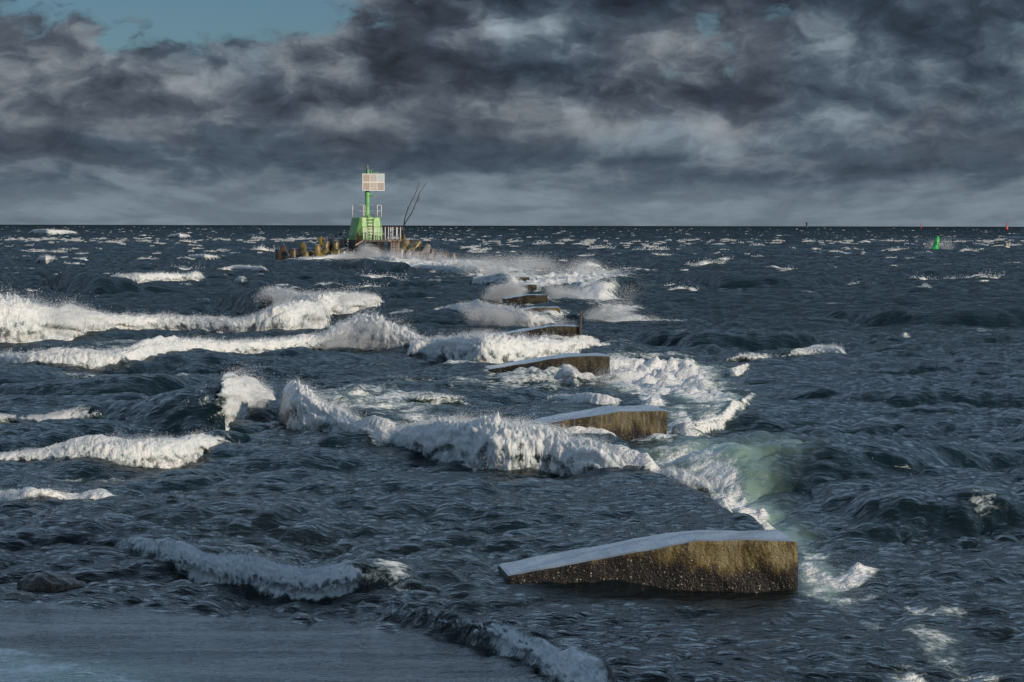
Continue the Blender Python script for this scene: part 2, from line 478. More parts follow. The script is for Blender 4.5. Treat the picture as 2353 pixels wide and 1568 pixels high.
BLK = [  # xl, y of left top, xm, xr, ytop, y of waterline, thickness, material, label
    (1166, 1322, 1605, 1836, 1242, 1363, 0.62, 'M_B1', 'largest wedge-shaped concrete block in front, yellow-brown algae face and wet top tinted blue-grey by the sky'),
    (1120, 1000, 1424, 1535, 944, 1024, 0.85, 'M_B2', 'concrete block with water streaming down its tall squared end, second from the viewer'),
    (1124, 849, 1318, 1403, 818, 869, 0.9, 'M_B3', 'dark brown wedge block lying clear of the water with a splash at its foot'),
    (1128, 775, 1266, 1332, 750, 779, 0.9, 'M_B3', 'low speckled wedge block with the thin metal post at its end'),
    (1190, 714, 1236, 1289, 707, 731, 0.9, 'M_B2', 'block with water pouring over it just behind a white breaker'),
    (1162, 687, 1211, 1259, 678, 706, 0.9, 'M_B3', 'dark squared block standing upright behind the overflowing block'),
    (1186, 658, 1200, 1234, 655, 672, 0.9, 'M_B3', 'small dark block half buried in foam with a rounded lower corner'),
    (1166, 640, 1186, 1217, 637, 649, 0.9, 'M_B2', 'grey block nearly covered by a sheet of sliding water in the spray'),
    (1168, 625, 1180, 1211, 623, 631, 0.9, 'M_B4', 'short reddish block top showing just above the misty foam'),
    (1156, 616, 1170, 1190, 614, 620, 0.9, 'M_B4', 'faint reddish block farthest to the right in the blown spray'),
    (1048, 619, 1108, 1124, 610, 622, 0.9, 'M_B4', 'long pale sloping block behind foam beside the squared sunlit one'),
    (1012, 615, 1049, 1072, 607, 620, 0.9, 'M_B4', 'palest sunlit block with a squared end and a small dark hole'),
    (932, 614, 966, 974, 608, 614, 0.9, 'M_B4', 'low grey block awash nearest to the green beacon'),
]
FILM = np.array([(-300, 1366), (0, 1372), (250, 1386), (500, 1407), (860, 1430), (1050, 1470), (1220, 1542), (1290, 1600), (1400, 1700)], float)
EDGE = np.array([(1010, 1395), (1060, 1420), (1125, 1490), (1150, 1560), (1215, 1690), (1240, 1740)], float)  # y, x of the sunken mole's edge


def sea(X, Y):
    u = FD * X / Y
    v = FD * H / Y
    xd = CX + u - PHI * v
    yd = CY + v + PHI * u
    near = 1 - sst(Y, 130, 260)
    shore = 1 - sst(Y, 14.5, 26)
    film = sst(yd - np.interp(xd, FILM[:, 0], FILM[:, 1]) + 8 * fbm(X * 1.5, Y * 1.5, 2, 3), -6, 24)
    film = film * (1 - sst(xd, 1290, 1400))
    gust = 0.95 + 0.75 * fbm(X / 5.0, Y / 9.0, 3, 11)
    gust2 = 0.95 + 0.7 * fbm(X / 21.0, Y / 40.0, 3, 12)
    gust = np.clip(gust * np.where(Y > 50, gust2, 1), 0.35, 1.8)
    a1 = (1 - 0.72 * near) * (1 + 1.3 * near * sst(xd, 1350, 1650) * sst(Y, 22, 34)) * (1 - 0.6 * shore) * (1 - sst(Y, 4000, 9000))
    a2 = (1 - 0.30 * near) * (1 - 0.6 * shore) * (1 - sst(Y, 700, 1600)) * (0.6 + 0.4 * gust)
    a3 = (1 - 0.35 * shore) * (1 + 0.3 * sst(Y, 25, 60)) * (1 - sst(Y, 150, 400)) * gust
    a4 = (1 - sst(Y, 45, 110)) * gust
    calm = 1 - film
    crest = 0
    dx = 0
    dy = 0
    z = 0
    for T, a, chop, fl in ((O1, a1, 1.0, .05), (O2, a2, 1.1, .05), (O3, a3, 1.0, .10), (O4, a4, 0.9, .10)):
        h, cx, cy = samp(T, X, Y)
        w = a * (calm + fl * film)
        z = z + h * w
        if T is O2 or T is O3: crest = crest + h / T[2].std() * gust
        dx = dx + cx * w * chop
        dy = dy + cy * w * chop
    foam = np.zeros_like(X)
    aer = np.zeros_like(X)
    hump = np.zeros_like(X)
    for i, b in enumerate(BR):
        lo, hi = b.x[0] - 6, b.x[-1] + 6
        dmin = FD * H / (b.yb.max() - CY + 12) - 2
        dmax = FD * H / max(b.yb.min() - CY - 12, 6) + 14
        m = np.nonzero((xd > lo) & (xd < hi) & (Y > dmin) & (Y < dmax))
        if len(m[0]) == 0: continue
        xm, Ym = xd[m], Y[m]
        db, dc, A, f = brk_at(b, xm, i)
        s = (Ym - db) / np.maximum(dc - db, 0.02)
        fr = np.clip(s, 0, 1)
        fk = np.clip(f / 0.4, 0, 1)
        prof = np.where(s < 1, fk * fr ** 1.4 * (1.6 - 0.6 * fr) + (1 - fk) * fr ** 1.6 * (2.2 - 1.2 * fr), np.exp(-((Ym - dc) / (b.back * (1.7 * A + 0.25))) ** 2))
        prof = prof - 0.16 * np.exp(-((Ym - db + 0.5 * A) / (0.8 * A + 0.1)) ** 2)
        hump[m] = np.maximum(hump[m], A * prof) + np.minimum(0, A * prof)
        nz = fbm(X[m] * 2.2, Ym * 1.1, 3, 21)
        fa = f * np.where(s < 1, np.maximum(sst(s, -0.10 + 0.25 * nz, 0.22 + 0.25 * nz), 0.46 * np.exp(-np.clip(-s, 0, 9) * 1.1)), np.exp(-(Ym - dc) / (1.7 * A + 0.2)))
        foam[m] = np.maximum(foam[m], fa * 0.95)
        aer[m] = np.maximum(aer[m], 0.35 * np.exp(-((s - 0.6) / 0.7) ** 2) * f)
    Yh = Y + 3.0 * hump
    wx = 26 * fbm(X * 0.9, Yh * 0.6, 4, 31)
    wy = 9 * fbm(X * 0.9, Yh * 0.6, 4, 37)
    for (cx, cy, rx, ry, an, fo, ae) in FOAM_SHEEN:
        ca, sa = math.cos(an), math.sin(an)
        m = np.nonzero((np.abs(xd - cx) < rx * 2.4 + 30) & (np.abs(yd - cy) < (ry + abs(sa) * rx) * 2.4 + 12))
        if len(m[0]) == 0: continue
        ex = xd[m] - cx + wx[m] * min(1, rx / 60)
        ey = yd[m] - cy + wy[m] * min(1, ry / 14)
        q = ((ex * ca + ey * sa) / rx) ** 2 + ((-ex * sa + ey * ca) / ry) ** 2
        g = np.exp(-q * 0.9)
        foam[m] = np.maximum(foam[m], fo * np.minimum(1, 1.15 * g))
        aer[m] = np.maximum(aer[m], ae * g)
    flk = 0.62 * sst(crest, 2.3, 3.9) * sst(fbm(X / 6, Y / 9, 3, 43), -0.05, 0.25) * calm
    foam = np.maximum(foam, flk)
    # water piled over the sunken mole, falling off its right-hand edge
    ex = np.interp(yd, EDGE[:, 0], EDGE[:, 1]) + 5 * fbm(Y * 0.8, X * 0, 2, 41)
    inr = sst(yd, 1010, 1050) * (1 - sst(yd, 1260, 1330))
    side = (xd - ex) / FD * Y
    step = (1 - sst(side, -0.02, 0.22)) * np.exp(-np.clip(-side, 0, None) / 1.6)
    for (xl, yl, xm, xr, yt, yw, th, mt, lab) in BLK:
        hw = (xr - xl) / 2
        g = np.exp(-(np.clip(np.abs(xd - (xl + xr) / 2 + wx * .3) - hw, 0, None) / 22) ** 2 - ((yd - yw + 1 + wy * .5) / (5 + 0.02 * (yw - CY))) ** 2)
        foam = np.maximum(foam, (0.66 if yw < 1200 else 0.0) * g)
    z = z * (1 - 0.35 * np.clip(hump * 2, 0, 1)) + hump + 0.17 * step * inr
    z = z * (1 - 0.75 * np.exp(-((xd - 1500) / 380) ** 2 - ((yd - 1362) / 26) ** 2))
    z = z - 0.05 * inr * np.exp(-((side - 0.3) / 0.3) ** 2)
    lump = billow(X * 1.5, Yh * 1.5, 4, 51) - 0.25
    fl2 = np.clip(foam - 0.45, 0, 1)
    z = z + fl2 * (1 - np.clip(hump * 5, 0, 1)) * lump * np.clip(0.45 + 0.016 * Y, 0, 1.6) + fl2 * 0.05 * fbm(X * 9, Y * 9, 2, 53)
    silt = shore * (0.55 + 0.45 * sst(1250 - xd, 0, 500)) + 0.25 * near
    return z, dx * (1 - 0.8 * np.clip(foam, 0, 1)), dy * (1 - 0.8 * np.clip(foam, 0, 1)), foam, aer, film, np.clip(silt, 0, 1)


# ------------------------------------------------------------------ materials
def mat_sea():
    m, n, p, out = material('sea_water')
    o = n.coord()
    foam, aer, film, silt = (n.attr(k) for k in ('foam', 'aer', 'film', 'silt'))
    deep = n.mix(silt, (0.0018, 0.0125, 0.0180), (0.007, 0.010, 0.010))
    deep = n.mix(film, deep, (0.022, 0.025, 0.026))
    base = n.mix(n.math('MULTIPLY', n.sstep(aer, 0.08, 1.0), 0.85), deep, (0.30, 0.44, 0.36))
    n.put(p.inputs['Base Color'], base)
    p.inputs['Roughness'].default_value = 0.6
    p.inputs['Specular IOR Level'].default_value = 0.0
    gl = n.new('ShaderNodeBsdfGlossy')
    gl.inputs['Color'].default_value = (1, 1, 1, 1)
    n.put(gl.inputs['Roughness'], n.math('ADD', 0.09, n.math('MULTIPLY', aer, 0.15)))
    fr = n.new('ShaderNodeFresnel')
    fr.inputs['IOR'].default_value = 1.333
    wm = n.new('ShaderNodeMixShader')
    # a wind-roughened surface hides its own grazing facets, so reflection levels off
    calm = n.attr('calm')
    cap = n.math('ADD', n.math('MULTIPLY_ADD', film, 0.48, 0.105), n.math('MULTIPLY', calm, 0.16))
    n.link(n.math('MINIMUM', fr.outputs[0], cap), wm.inputs[0])
    n.link(p.outputs[0], wm.inputs[1])
    n.link(gl.outputs[0], wm.inputs[2])
    rip = n.noise(n.mapping(o, (1.0, 1.7, 1), rot=(0, 0, 0.35)), 9.0, 4, 0.62, 0.3)
    rip2 = n.noise(n.mapping(o, (0.55, 1.6, 1), rot=(0, 0, 0.3)), 2.2, 3, 0.6, 0.4)
    far = n.noise(n.mapping(o, (0.35, 0.8, 1), rot=(0, 0, 0.3)), 0.9, 4, 0.65, 0.2)
    amp = n.math('MULTIPLY_ADD', film, -0.80, 1.0)
    tiny = n.noise(n.mapping(o, (0.55, 1.5, 1), rot=(0, 0, 0.2)), 20.0, 3, 0.6, 0.3)
    strk = n.sstep(n.noise(n.mapping(o, (0.30, 1.6, 1), rot=(0, 0, -0.12)), 1.3, 4, 0.6, 0.4), 0.36, 0.64)
    b0 = n.bump(tiny, n.math('MULTIPLY_ADD', n.math('MULTIPLY', film, strk), 0.5, 0.36), 0.022)
    b1 = n.bump(rip, n.math('MULTIPLY', amp, 0.62), 0.045, b0)
    b2 = n.bump(rip2, n.math('MULTIPLY', amp, 0.5), 0.12, b1)
    b3 = n.bump(far, n.math('MULTIPLY', amp, 0.5), 0.35, b2)
    for sh in (p, gl, fr): n.link(b3, sh.inputs['Normal'])
    # lacy foam
    l1 = n.noise(n.mapping(o, (0.8, 1.3, 1), rot=(0, 0, 0.2)), 3.0, 5, 0.68, 0.8)
    l2 = n.noise(o, 16.0, 3, 0.6, 0.4)
    l3 = n.noise(n.mapping(o, (0.8, 1.3, 1)), 0.9, 3, 0.6, 0.6)
    l = n.math('ADD', n.math('ADD', n.math('MULTIPLY', l1, 0.5), n.math('MULTIPLY', l2, 0.25)), n.math('MULTIPLY', l3, 0.25))
    k = n.math('ADD', n.math('MULTIPLY', foam, 1.32), n.math('MULTIPLY', n.math('SUBTRACT', l, 0.5), 3.4))
    msk = n.math('MULTIPLY', n.sstep(k, 0.46, 0.98), n.sstep(foam, 0.05, 0.25))
    d = n.new('ShaderNodeBsdfPrincipled')
    n.put(d.inputs['Base Color'], n.mix(n.sstep(k, 0.5, 1.05), (0.44, 0.53, 0.50), (0.84, 0.84, 0.83)))
    d.inputs['Roughness'].default_value = 0.75
    n.link(n.bump(n.math('ADD', l2, n.math('MULTIPLY', l1, 2.0)), 0.55, 0.12), d.inputs['Normal'])
    mx = n.new('ShaderNodeMixShader')
    n.link(msk, mx.inputs[0])
    n.link(wm.outputs[0], mx.inputs[1])
    n.link(d.outputs[0], mx.inputs[2])
    n.link(mx.outputs[0], out.inputs[0])
    return m


def mat_foam():
    m, n, p, out = material('whitewater')
    o = n.coord()
    a = n.noise(o, 14.0, 4, 0.65)
    b = n.noise(o, 4.0, 3, 0.6)
    n.put(p.inputs['Base Color'], n.mix(n.sstep(n.math('ADD', n.math('MULTIPLY', a, .5), n.math('MULTIPLY', b, .5)), 0.36, 0.56), (0.52, 0.58, 0.60), (0.78, 0.78, 0.77)))  # grey-blue hollows: soft shading put into the foam colour
    p.inputs['Roughness'].default_value = 0.7
    p.inputs['IOR'].default_value = 1.2
    n.link(n.bump(a, 0.35, 0.06), p.inputs['Normal'])
    p.inputs['Subsurface Weight'].default_value = 0.55
    p.inputs['Subsurface Radius'].default_value = (1, 1, 1)
    p.inputs['Subsurface Scale'].default_value = 0.055
    c = n.attr('cover')
    h = n.math('ADD', n.math('MULTIPLY', n.noise(o, 26, 5, .75, .6), 0.6), n.math('MULTIPLY', n.noise(o, 6, 4, .65, .5), 0.45))
    k = n.math('ADD', n.math('MULTIPLY', c, 0.8), n.math('MULTIPLY', n.math('SUBTRACT', h, 0.5), 2.2))
    old = p.inputs['Base Color'].links[0].from_socket
    n.put(p.inputs['Base Color'], n.mix(n.sstep(k, -0.05, 0.62), (0.40, 0.48, 0.48), old))
    tr = n.new('ShaderNodeBsdfTransparent')
    mx = n.new('ShaderNodeMixShader')
    n.link(n.sstep(k, -0.02, 0.42), mx.inputs[0])
    n.link(tr.outputs[0], mx.inputs[1])
    n.link(p.outputs[0], mx.inputs[2])
    n.link(mx.outputs[0], out.inputs[0])
    return m


def mat_spray():
    m, n, p, out = material('spray_droplets')
    p.inputs['Base Color'].default_value = (0.93, 0.95, 0.97, 1)
    p.inputs['Roughness'].default_value = 0.6
    tr = n.new('ShaderNodeBsdfTranslucent')
    tr.inputs[0].default_value = (0.93, 0.95, 0.97, 1)
    mx = n.new('ShaderNodeMixShader')
    mx.inputs[0].default_value = 0.45
    n.link(p.outputs[0], mx.inputs[1])
    n.link(tr.outputs[0], mx.inputs[2])
    n.link(mx.outputs[0], out.inputs[0])
    return m


def mat_block(name, warm=1.0, dark=1.0, wet=0.0):
    m, n, p, out = material(name)
    o = n.coord()
    g = n.new('ShaderNodeNewGeometry').outputs['Position']
    sx = n.new('ShaderNodeSeparateXYZ')
    n.link(g, sx.inputs[0])
    z = sx.outputs[2]
    big = n.noise(n.mapping(o, (1, 1, 0.6)), 2.2, 5, 0.62, 0.4)
    med = n.noise(n.mapping(o, (1.2, 1.2, 0.45)), 9, 5, 0.66, 0.3)
    fine = n.noise(o, 42, 4, 0.65)
    tone = n.math('ADD', n.math('MULTIPLY', big, 0.5), n.math('ADD', n.math('MULTIPLY', med, 0.35), n.math('MULTIPLY', fine, 0.15)))
    zz = n.math('ADD', z, n.math('MULTIPLY', n.math('SUBTRACT', big, 0.5), 0.34))
    lift = n.sstep(zz, 0.02, 0.33, -0.42, 0.09)           # tide band of dark weed near the waterline
    tone = n.math('ADD', n.math('MULTIPLY_ADD', tone, 2.1, -0.57), lift)
    k = dark
    col = n.ramp(tone, [(0.34, (0.008 * k, 0.006 * k, 0.004 * k)), (0.45, (0.040 * k, 0.026 * k * (0.9 + 0.1 * warm), 0.010 * k)), (0.54, (0.085 * k, 0.058 * k, 0.018 * k)), (0.64, (0.19 * k, 0.145 * k, 0.052 * k)), (0.78, (0.30 * k, 0.25 * k, 0.13 * k))])
    v1 = n.voronoi(o, 34)
    cs = n.new('ShaderNodeSeparateXYZ')
    n.link(v1.outputs['Color'], cs.inputs[0])
    sp = n.math('MULTIPLY', n.sstep(v1.outputs['Distance'], 0.34, 0.18), n.sstep(cs.outputs[0], 0.72, 0.80))
    sp = n.math('MULTIPLY', sp, n.sstep(med, 0.40, 0.56))
    v2 = n.voronoi(o, 75)
    cs2 = n.new('ShaderNodeSeparateXYZ')
    n.link(v2.outputs['Color'], cs2.inputs[0])
    sp2 = n.math('MULTIPLY', n.sstep(v2.outputs['Distance'], 0.36, 0.2), n.sstep(cs2.outputs[1], 0.78, 0.84))
    spk = n.math('MAXIMUM', sp, n.math('MULTIPLY', sp2, 0.8))
    col = n.mix(n.math('MULTIPLY', spk, 0.85), col, (0.50, 0.45, 0.34))
    if wet:
        run = n.noise(n.mapping(o, (7, 7, 0.8)), 3, 4, 0.6)
        col = n.mix(n.math('MULTIPLY', n.sstep(run, 0.5, 0.7), wet), col, (0.33, 0.30, 0.29))
    n.put(p.inputs['Base Color'], col)
    n.put(p.inputs['Roughness'], n.math('MULTIPLY_ADD', fine, 0.5, 0.22))
    hgt = n.math('ADD', n.math('MULTIPLY', fine, 0.6), n.math('ADD', n.math('MULTIPLY', spk, 0.7), n.math('MULTIPLY', med, 0.6)))
    n.link(n.bump(hgt, 0.8, 0.03), p.inputs['Normal'])
    return m


def mat_block_top():
    m, n, p, out = material('sky_tinted_wet_top')
    o = n.coord()
    a = n.noise(o, 30, 4, 0.65)
    b = n.noise(o, 3.0, 4, 0.6)
    n.put(p.inputs['Base Color'], n.mix(n.sstep(b, 0.35, 0.65), (0.22, 0.25, 0.29), (0.30, 0.34, 0.385)))  # sky's blue reflection mixed into the wet top's base colour
    n.put(p.inputs['Roughness'], n.math('MULTIPLY_ADD', a, 0.3, 0.10))
    p.inputs['IOR'].default_value = 1.4
    n.link(n.bump(a, 0.35, 0.012), p.inputs['Normal'])
    return m


def mat_tetra(name, a, b, c):
    m, n, p, out = material(name)
    o = n.coord()
    big = n.noise(o, 2.6, 4, 0.6)
    fine = n.noise(o, 22, 4, 0.65)
    t = n.math('ADD', n.math('MULTIPLY', big, 0.7), n.math('MULTIPLY', fine, 0.3))
    n.put(p.inputs['Base Color'], n.ramp(t, [(0.36, a), (0.5, b), (0.64, c)]))
    n.put(p.inputs['Roughness'], n.math('MULTIPLY_ADD', fine, 0.4, 0.12))
    n.link(n.bump(fine, 0.5, 0.02), p.inputs['Normal'])
    return m


def dk(*cs): return [tuple(v * 0.72 for v in c) for c in cs]


M_SEA = mat_sea()
M_FOAM = mat_foam()
M_SPRAY = mat_spray()
M_B1 = mat_block('algae_concrete', 1.0, 0.86)
M_B2 = mat_block('washed_concrete', 0.8, 0.62, 0.45)
M_B3 = mat_block('dark_algae_concrete', 0.6, 0.22)
M_B4 = mat_block('pale_lit_concrete', 0.7, 1.9, 0.5)  # brighter copy, sunlit look of the far blocks put into its colour
M_TOP = mat_block_top()
M_GREEN = paint('green_paint', (0.19, 0.44, 0.12), (0.40, 0.46, 0.24), 0.46, 0.45, 2.2, True, 0.3)
M_GREEN2 = paint('green_mast_paint', (0.19, 0.46, 0.17), (0.14, 0.14, 0.06), 0.30, 0.4, 3.0, True, 0.2)
M_BUOY = paint('green_buoy_paint', (0.03, 0.42, 0.09), (0.05, 0.14, 0.05), 0.33, 0.35, 3.0, True, 0.25)
M_WHITE = paint('white_railing_paint', (0.72, 0.69, 0.66), (0.16, 0.07, 0.035), 0.40, 0.5, 5.0, False, 0.15)
M_RUST = paint('rusty_steel', (0.10, 0.05, 0.03), (0.24, 0.11, 0.05), 0.40, 0.7, 9.0, False, 0.3)
M_PLINTH = paint('stained_plinth_concrete', (0.060, 0.042, 0.028), (0.018, 0.013, 0.010), 0.50, 0.6, 1.6, True, 0.4)
M_CONC = paint('weathered_concrete', (0.30, 0.25, 0.21), (0.13, 0.10, 0.08), 0.42, 0.75, 3.0, True, 0.3)
M_DECK = paint('dark_deck_concrete', (0.12, 0.10, 0.085), (0.05, 0.04, 0.03), 0.45, 0.7, 3.0, True, 0.3)
M_FRAME = paint('panel_frame_white', (0.80, 0.78, 0.75), (0.6, 0.55, 0.5), 0.25, 0.5, 8.0, False, 0.05)
M_BLACK = paint('black_rubber', (0.02, 0.02, 0.022), (0.05, 0.045, 0.04), 0.3, 0.5, 8.0)
M_RED = paint('red_buoy_paint', (0.50, 0.06, 0.06), (0.5, 0.35, 0.32), 0.3, 0.5, 4.0)
M_DARKB = paint('dark_beacon_paint', (0.03, 0.045, 0.05), (0.05, 0.05, 0.05), 0.3, 0.6, 2.0)
M_TWIG = paint('dead_bark', (0.035, 0.027, 0.022), (0.09, 0.075, 0.06), 0.4, 0.8, 12.0, False, 0.3)
M_GALV = paint('dull_metal', (0.28, 0.28, 0.27), (0.09, 0.08, 0.07), 0.4, 0.45, 8.0)
M_POST = paint('rusted_post', (0.10, 0.075, 0.05), (0.35, 0.30, 0.26), 0.36, 0.6, 6.0, False)
M_GULL = paint('gull_white', (0.72, 0.66, 0.58), (0.5, 0.47, 0.43), 0.3, 0.8, 6.0, False, 0.1)
M_WING = paint('gull_grey', (0.45, 0.42, 0.38), (0.3, 0.28, 0.26), 0.3, 0.8, 6.0, False, 0.1)
M_BEAK = paint('gull_beak', (0.55, 0.33, 0.05), (0.4, 0.2, 0.05), 0.2, 0.6, 9.0, False, 0.1)


def mat_solar(name, cell, line, faded):
    m, n, p, out = material(name)
    o = n.coord()
    sx = n.new('ShaderNodeSeparateXYZ')
    n.link(o, sx.inputs[0])
    gx = n.math('PINGPONG', n.math('MULTIPLY', sx.outputs[0], 5.0 / 0.6), 0.5)
    gz = n.math('PINGPONG', n.math('MULTIPLY', sx.outputs[2], 13.0 / 0.7), 0.5)
    ln = n.math('MAXIMUM', n.sstep(gx, 0.16, 0.06), n.sstep(gz, 0.26, 0.12))
    big = n.sstep(n.noise(o, 3.0, 3), 0.42, 0.58)
    c = n.mix(n.math('MULTIPLY', big, faded), cell, line)
    n.put(p.inputs['Base Color'], n.mix(n.math('MULTIPLY', ln, 0.8), c, line))
    p.inputs['Roughness'].default_value = 0.35
    return m


M_SOL = [mat_solar('solar_cells_brown', (0.30, 0.23, 0.19), (0.62, 0.55, 0.49), 0.15), mat_solar('solar_cells_pale', (0.42, 0.35, 0.30), (0.66, 0.60, 0.54), 0.3), mat_solar('solar_cells_blue', (0.42, 0.50, 0.52), (0.60, 0.66, 0.66), 0.25)]

# ------------------------------------------------------------------ sea sheet
tn = np.concatenate([-np.geomspace(3.2, 0.305, 46), np.linspace(-0.30, 0.30, 930), np.geomspace(0.305, 3.2, 46)])
rows = [9.0]
while rows[-1] < 30000:
    d = rows[-1]
    k = 0.0027 if d < 420 else (0.0045 if d < 1600 else 0.012)
    rows.append(d * (1 + k))
rows = np.array(rows)
YY, TT = np.meshgrid(rows, tn, indexing='ij')
XX = TT * (YY + 6.0)
z, dx, dy, foam, aer, film, silt = sea(XX, YY)
Psea = np.stack([XX + dx, YY + dy, z], -1)
me = grid_mesh('sea', Psea)
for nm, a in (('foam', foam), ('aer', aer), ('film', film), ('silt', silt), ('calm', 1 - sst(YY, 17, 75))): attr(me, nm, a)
SEA = link_mesh('sea', me, M_SEA, None, True)
tag(SEA, kind='structure')
print('sea verts', Psea.shape)
del YY, TT, XX, z, dx, dy, Psea


def sea_z(x, y):
    r = sea(np.array([[x]], float), np.array([[y]], float))
    return float(r[0][0, 0])


# ------------------------------------------------------------------ whitewater ribbons and spray
FV, FQ, FC, SP, SR = [], [], [], [], []
vcount = 0


def ribbon(Pg, cov):
    global vcount
    FC.append(np.asarray(cov, float).ravel())
    n, m = Pg.shape[:2]
    idx = vcount + np.arange(n * m, dtype=np.int64).reshape(n, m)
    q = np.stack([idx[:-1, :-1], idx[:-1, 1:], idx[1:, 1:], idx[1:, :-1]], -1).reshape(-1, 4)
    q = q[FC[-1][q - vcount].max(1) > -0.32]
    FQ.append(q)
    FV.append(Pg.reshape(-1, 3))
    vcount += n * m


def grid_normals(P):
    a = np.gradient(P, axis=0)
    b = np.gradient(P, axis=1)
    nn = np.cross(b, a)
    nn /= np.maximum(np.linalg.norm(nn, axis=-1, keepdims=True), 1e-9)
    return nn


for i, b in enumerate(BR):
    if b.f.max() < 0.3: continue
    x0, x1 = max(b.x[0], -140), min(b.x[-1], 2480)
    xs = np.arange(x0, x1, 1.25)
    db, dc, A, f = brk_at(b, xs, i)
    nt = 34
    th = np.linspace(-0.75, 1, nt)            # <0 behind the crest, 0 crest, 1 toe
    T, Xd = np.meshgrid(th, xs, indexing='ij')
    D = lambda a: np.broadcast_to(a, T.shape)
    ang = np.clip(T, 0, 1) * np.pi / 2
    Yp = np.where(T >= 0, D(dc) - (D(dc) - D(db) + 0.10 * D(A)) * np.sin(ang), D(dc) - T * 1.2 * D(A))
    Zp = np.where(T >= 0, D(A) * np.cos(ang) ** 0.85, D(A) * np.exp(-(T * 1.2 / (b.back * 1.7)) ** 2))
    u = Xd - CX
    Xp = (u + PHI * (FD * H / Yp)) / FD * Yp
    P0 = np.stack([Xp, Yp, Zp], -1)
    nrm = grid_normals(P0)
    if nrm[nt // 2, :, 2].mean() < 0: nrm = -nrm
    sc = 1.0 / float(np.clip(0.50 * np.percentile(A, 75), 0.07, 0.5))
    arc = np.where(T > 0, T * 1.5, T * 1.2) * D(A)
    Aw = np.clip(D(A), 0.08, 2)
    L1 = billow(Xp * sc, arc * sc + i * 7.7, 4, 60 + i)
    L2 = billow(Xp * sc * 3.7, arc * sc * 3.7, 3, 90 + i)
    F = D(f)
    edge = fbm(Xp * sc * 1.6, arc * sc * 1.6 + 3.1, 4, 120 + i)
    cover = F * 1.35 - 0.52 + edge * 1.05 - 0.7 * np.clip(-T / 0.75, 0, 1) - 0.85 * sst(T, 0.42, 1.0) + 0.14
    off = Aw * (0.30 * L1 + 0.08 * L2 - 0.04) * np.clip(cover * 2.2, 0, 1)
    off = np.where(cover > 0, off + 0.02 * Aw, -0.02 - np.clip(-cover, 0, .4) * 0.5 * Aw - 0.03)
    # fold the roller's brow forward
    brow = np.exp(-((T - 0.28) / 0.22) ** 2) * np.clip(cover, 0, 1) * 0.16 * Aw
    P1 = P0 + nrm * off[..., None]
    P1[..., 1] -= brow
    jz = Aw * np.clip(cover, 0, 1) * (0.10 * fbm(Xp * sc * 5, arc * sc * 5, 2, 140 + i) + 0.15 * np.clip(fbm(Xp * sc * 2.2, arc * sc * 2.2, 3, 150 + i), 0, 1) ** 1.5)
    P1[..., 2] += jz * np.exp(-(T / 0.35) ** 2) * 1.6
    ribbon(P1, cover)
    # spray: droplets leaving the foam surface
    px = np.median(db) / 1991.0
    wgt = (np.clip(cover, 0, 1) * (0.25 + 1.1 * np.exp(-((T - 0.02) / 0.22) ** 2) + 0.7 * np.exp(-((T - 0.92) / 0.14) ** 2)) * (D(db) / np.median(db))).ravel()
    if wgt.sum() <= 0: continue
    width_px = (x1 - x0) * 0.435
    hgt_px = float(np.mean(A) / px)
    nsp = int(min(110000, width_px * max(hgt_px, 4) * 3.4))
    pick = rng.choice(wgt.size, nsp, p=wgt / wgt.sum())
    pts = P1.reshape(-1, 3)[pick].copy()
    nn = nrm.reshape(-1, 3)[pick]
    aw = Aw.ravel()[pick]
    tt = T.ravel()[pick]
    lift = rng.exponential(1.0, nsp) * 0.055 * aw
    crest = np.exp(-(tt / 0.3) ** 2)
    pts += nn * lift[:, None] + rng.normal(size=(nsp, 3)) * (0.018 * aw)[:, None]
    gustn = np.clip(0.35 + 1.6 * fbm(pts[:, 0] * 1.3 / np.clip(aw, .3, 2), pts[:, 1] * 0 + i, 3, 160 + i), 0.05, 1.6)
    up = rng.exponential(1.0, nsp) * aw * 0.13 * crest * gustn
    pts[:, 2] += up
    pts[:, 0] += up * rng.uniform(0.6, 1.9, nsp)
    SP.append(pts)
    SR.append(px * np.clip(rng.lognormal(-1.95, 0.42, nsp), 0.06, 0.5))

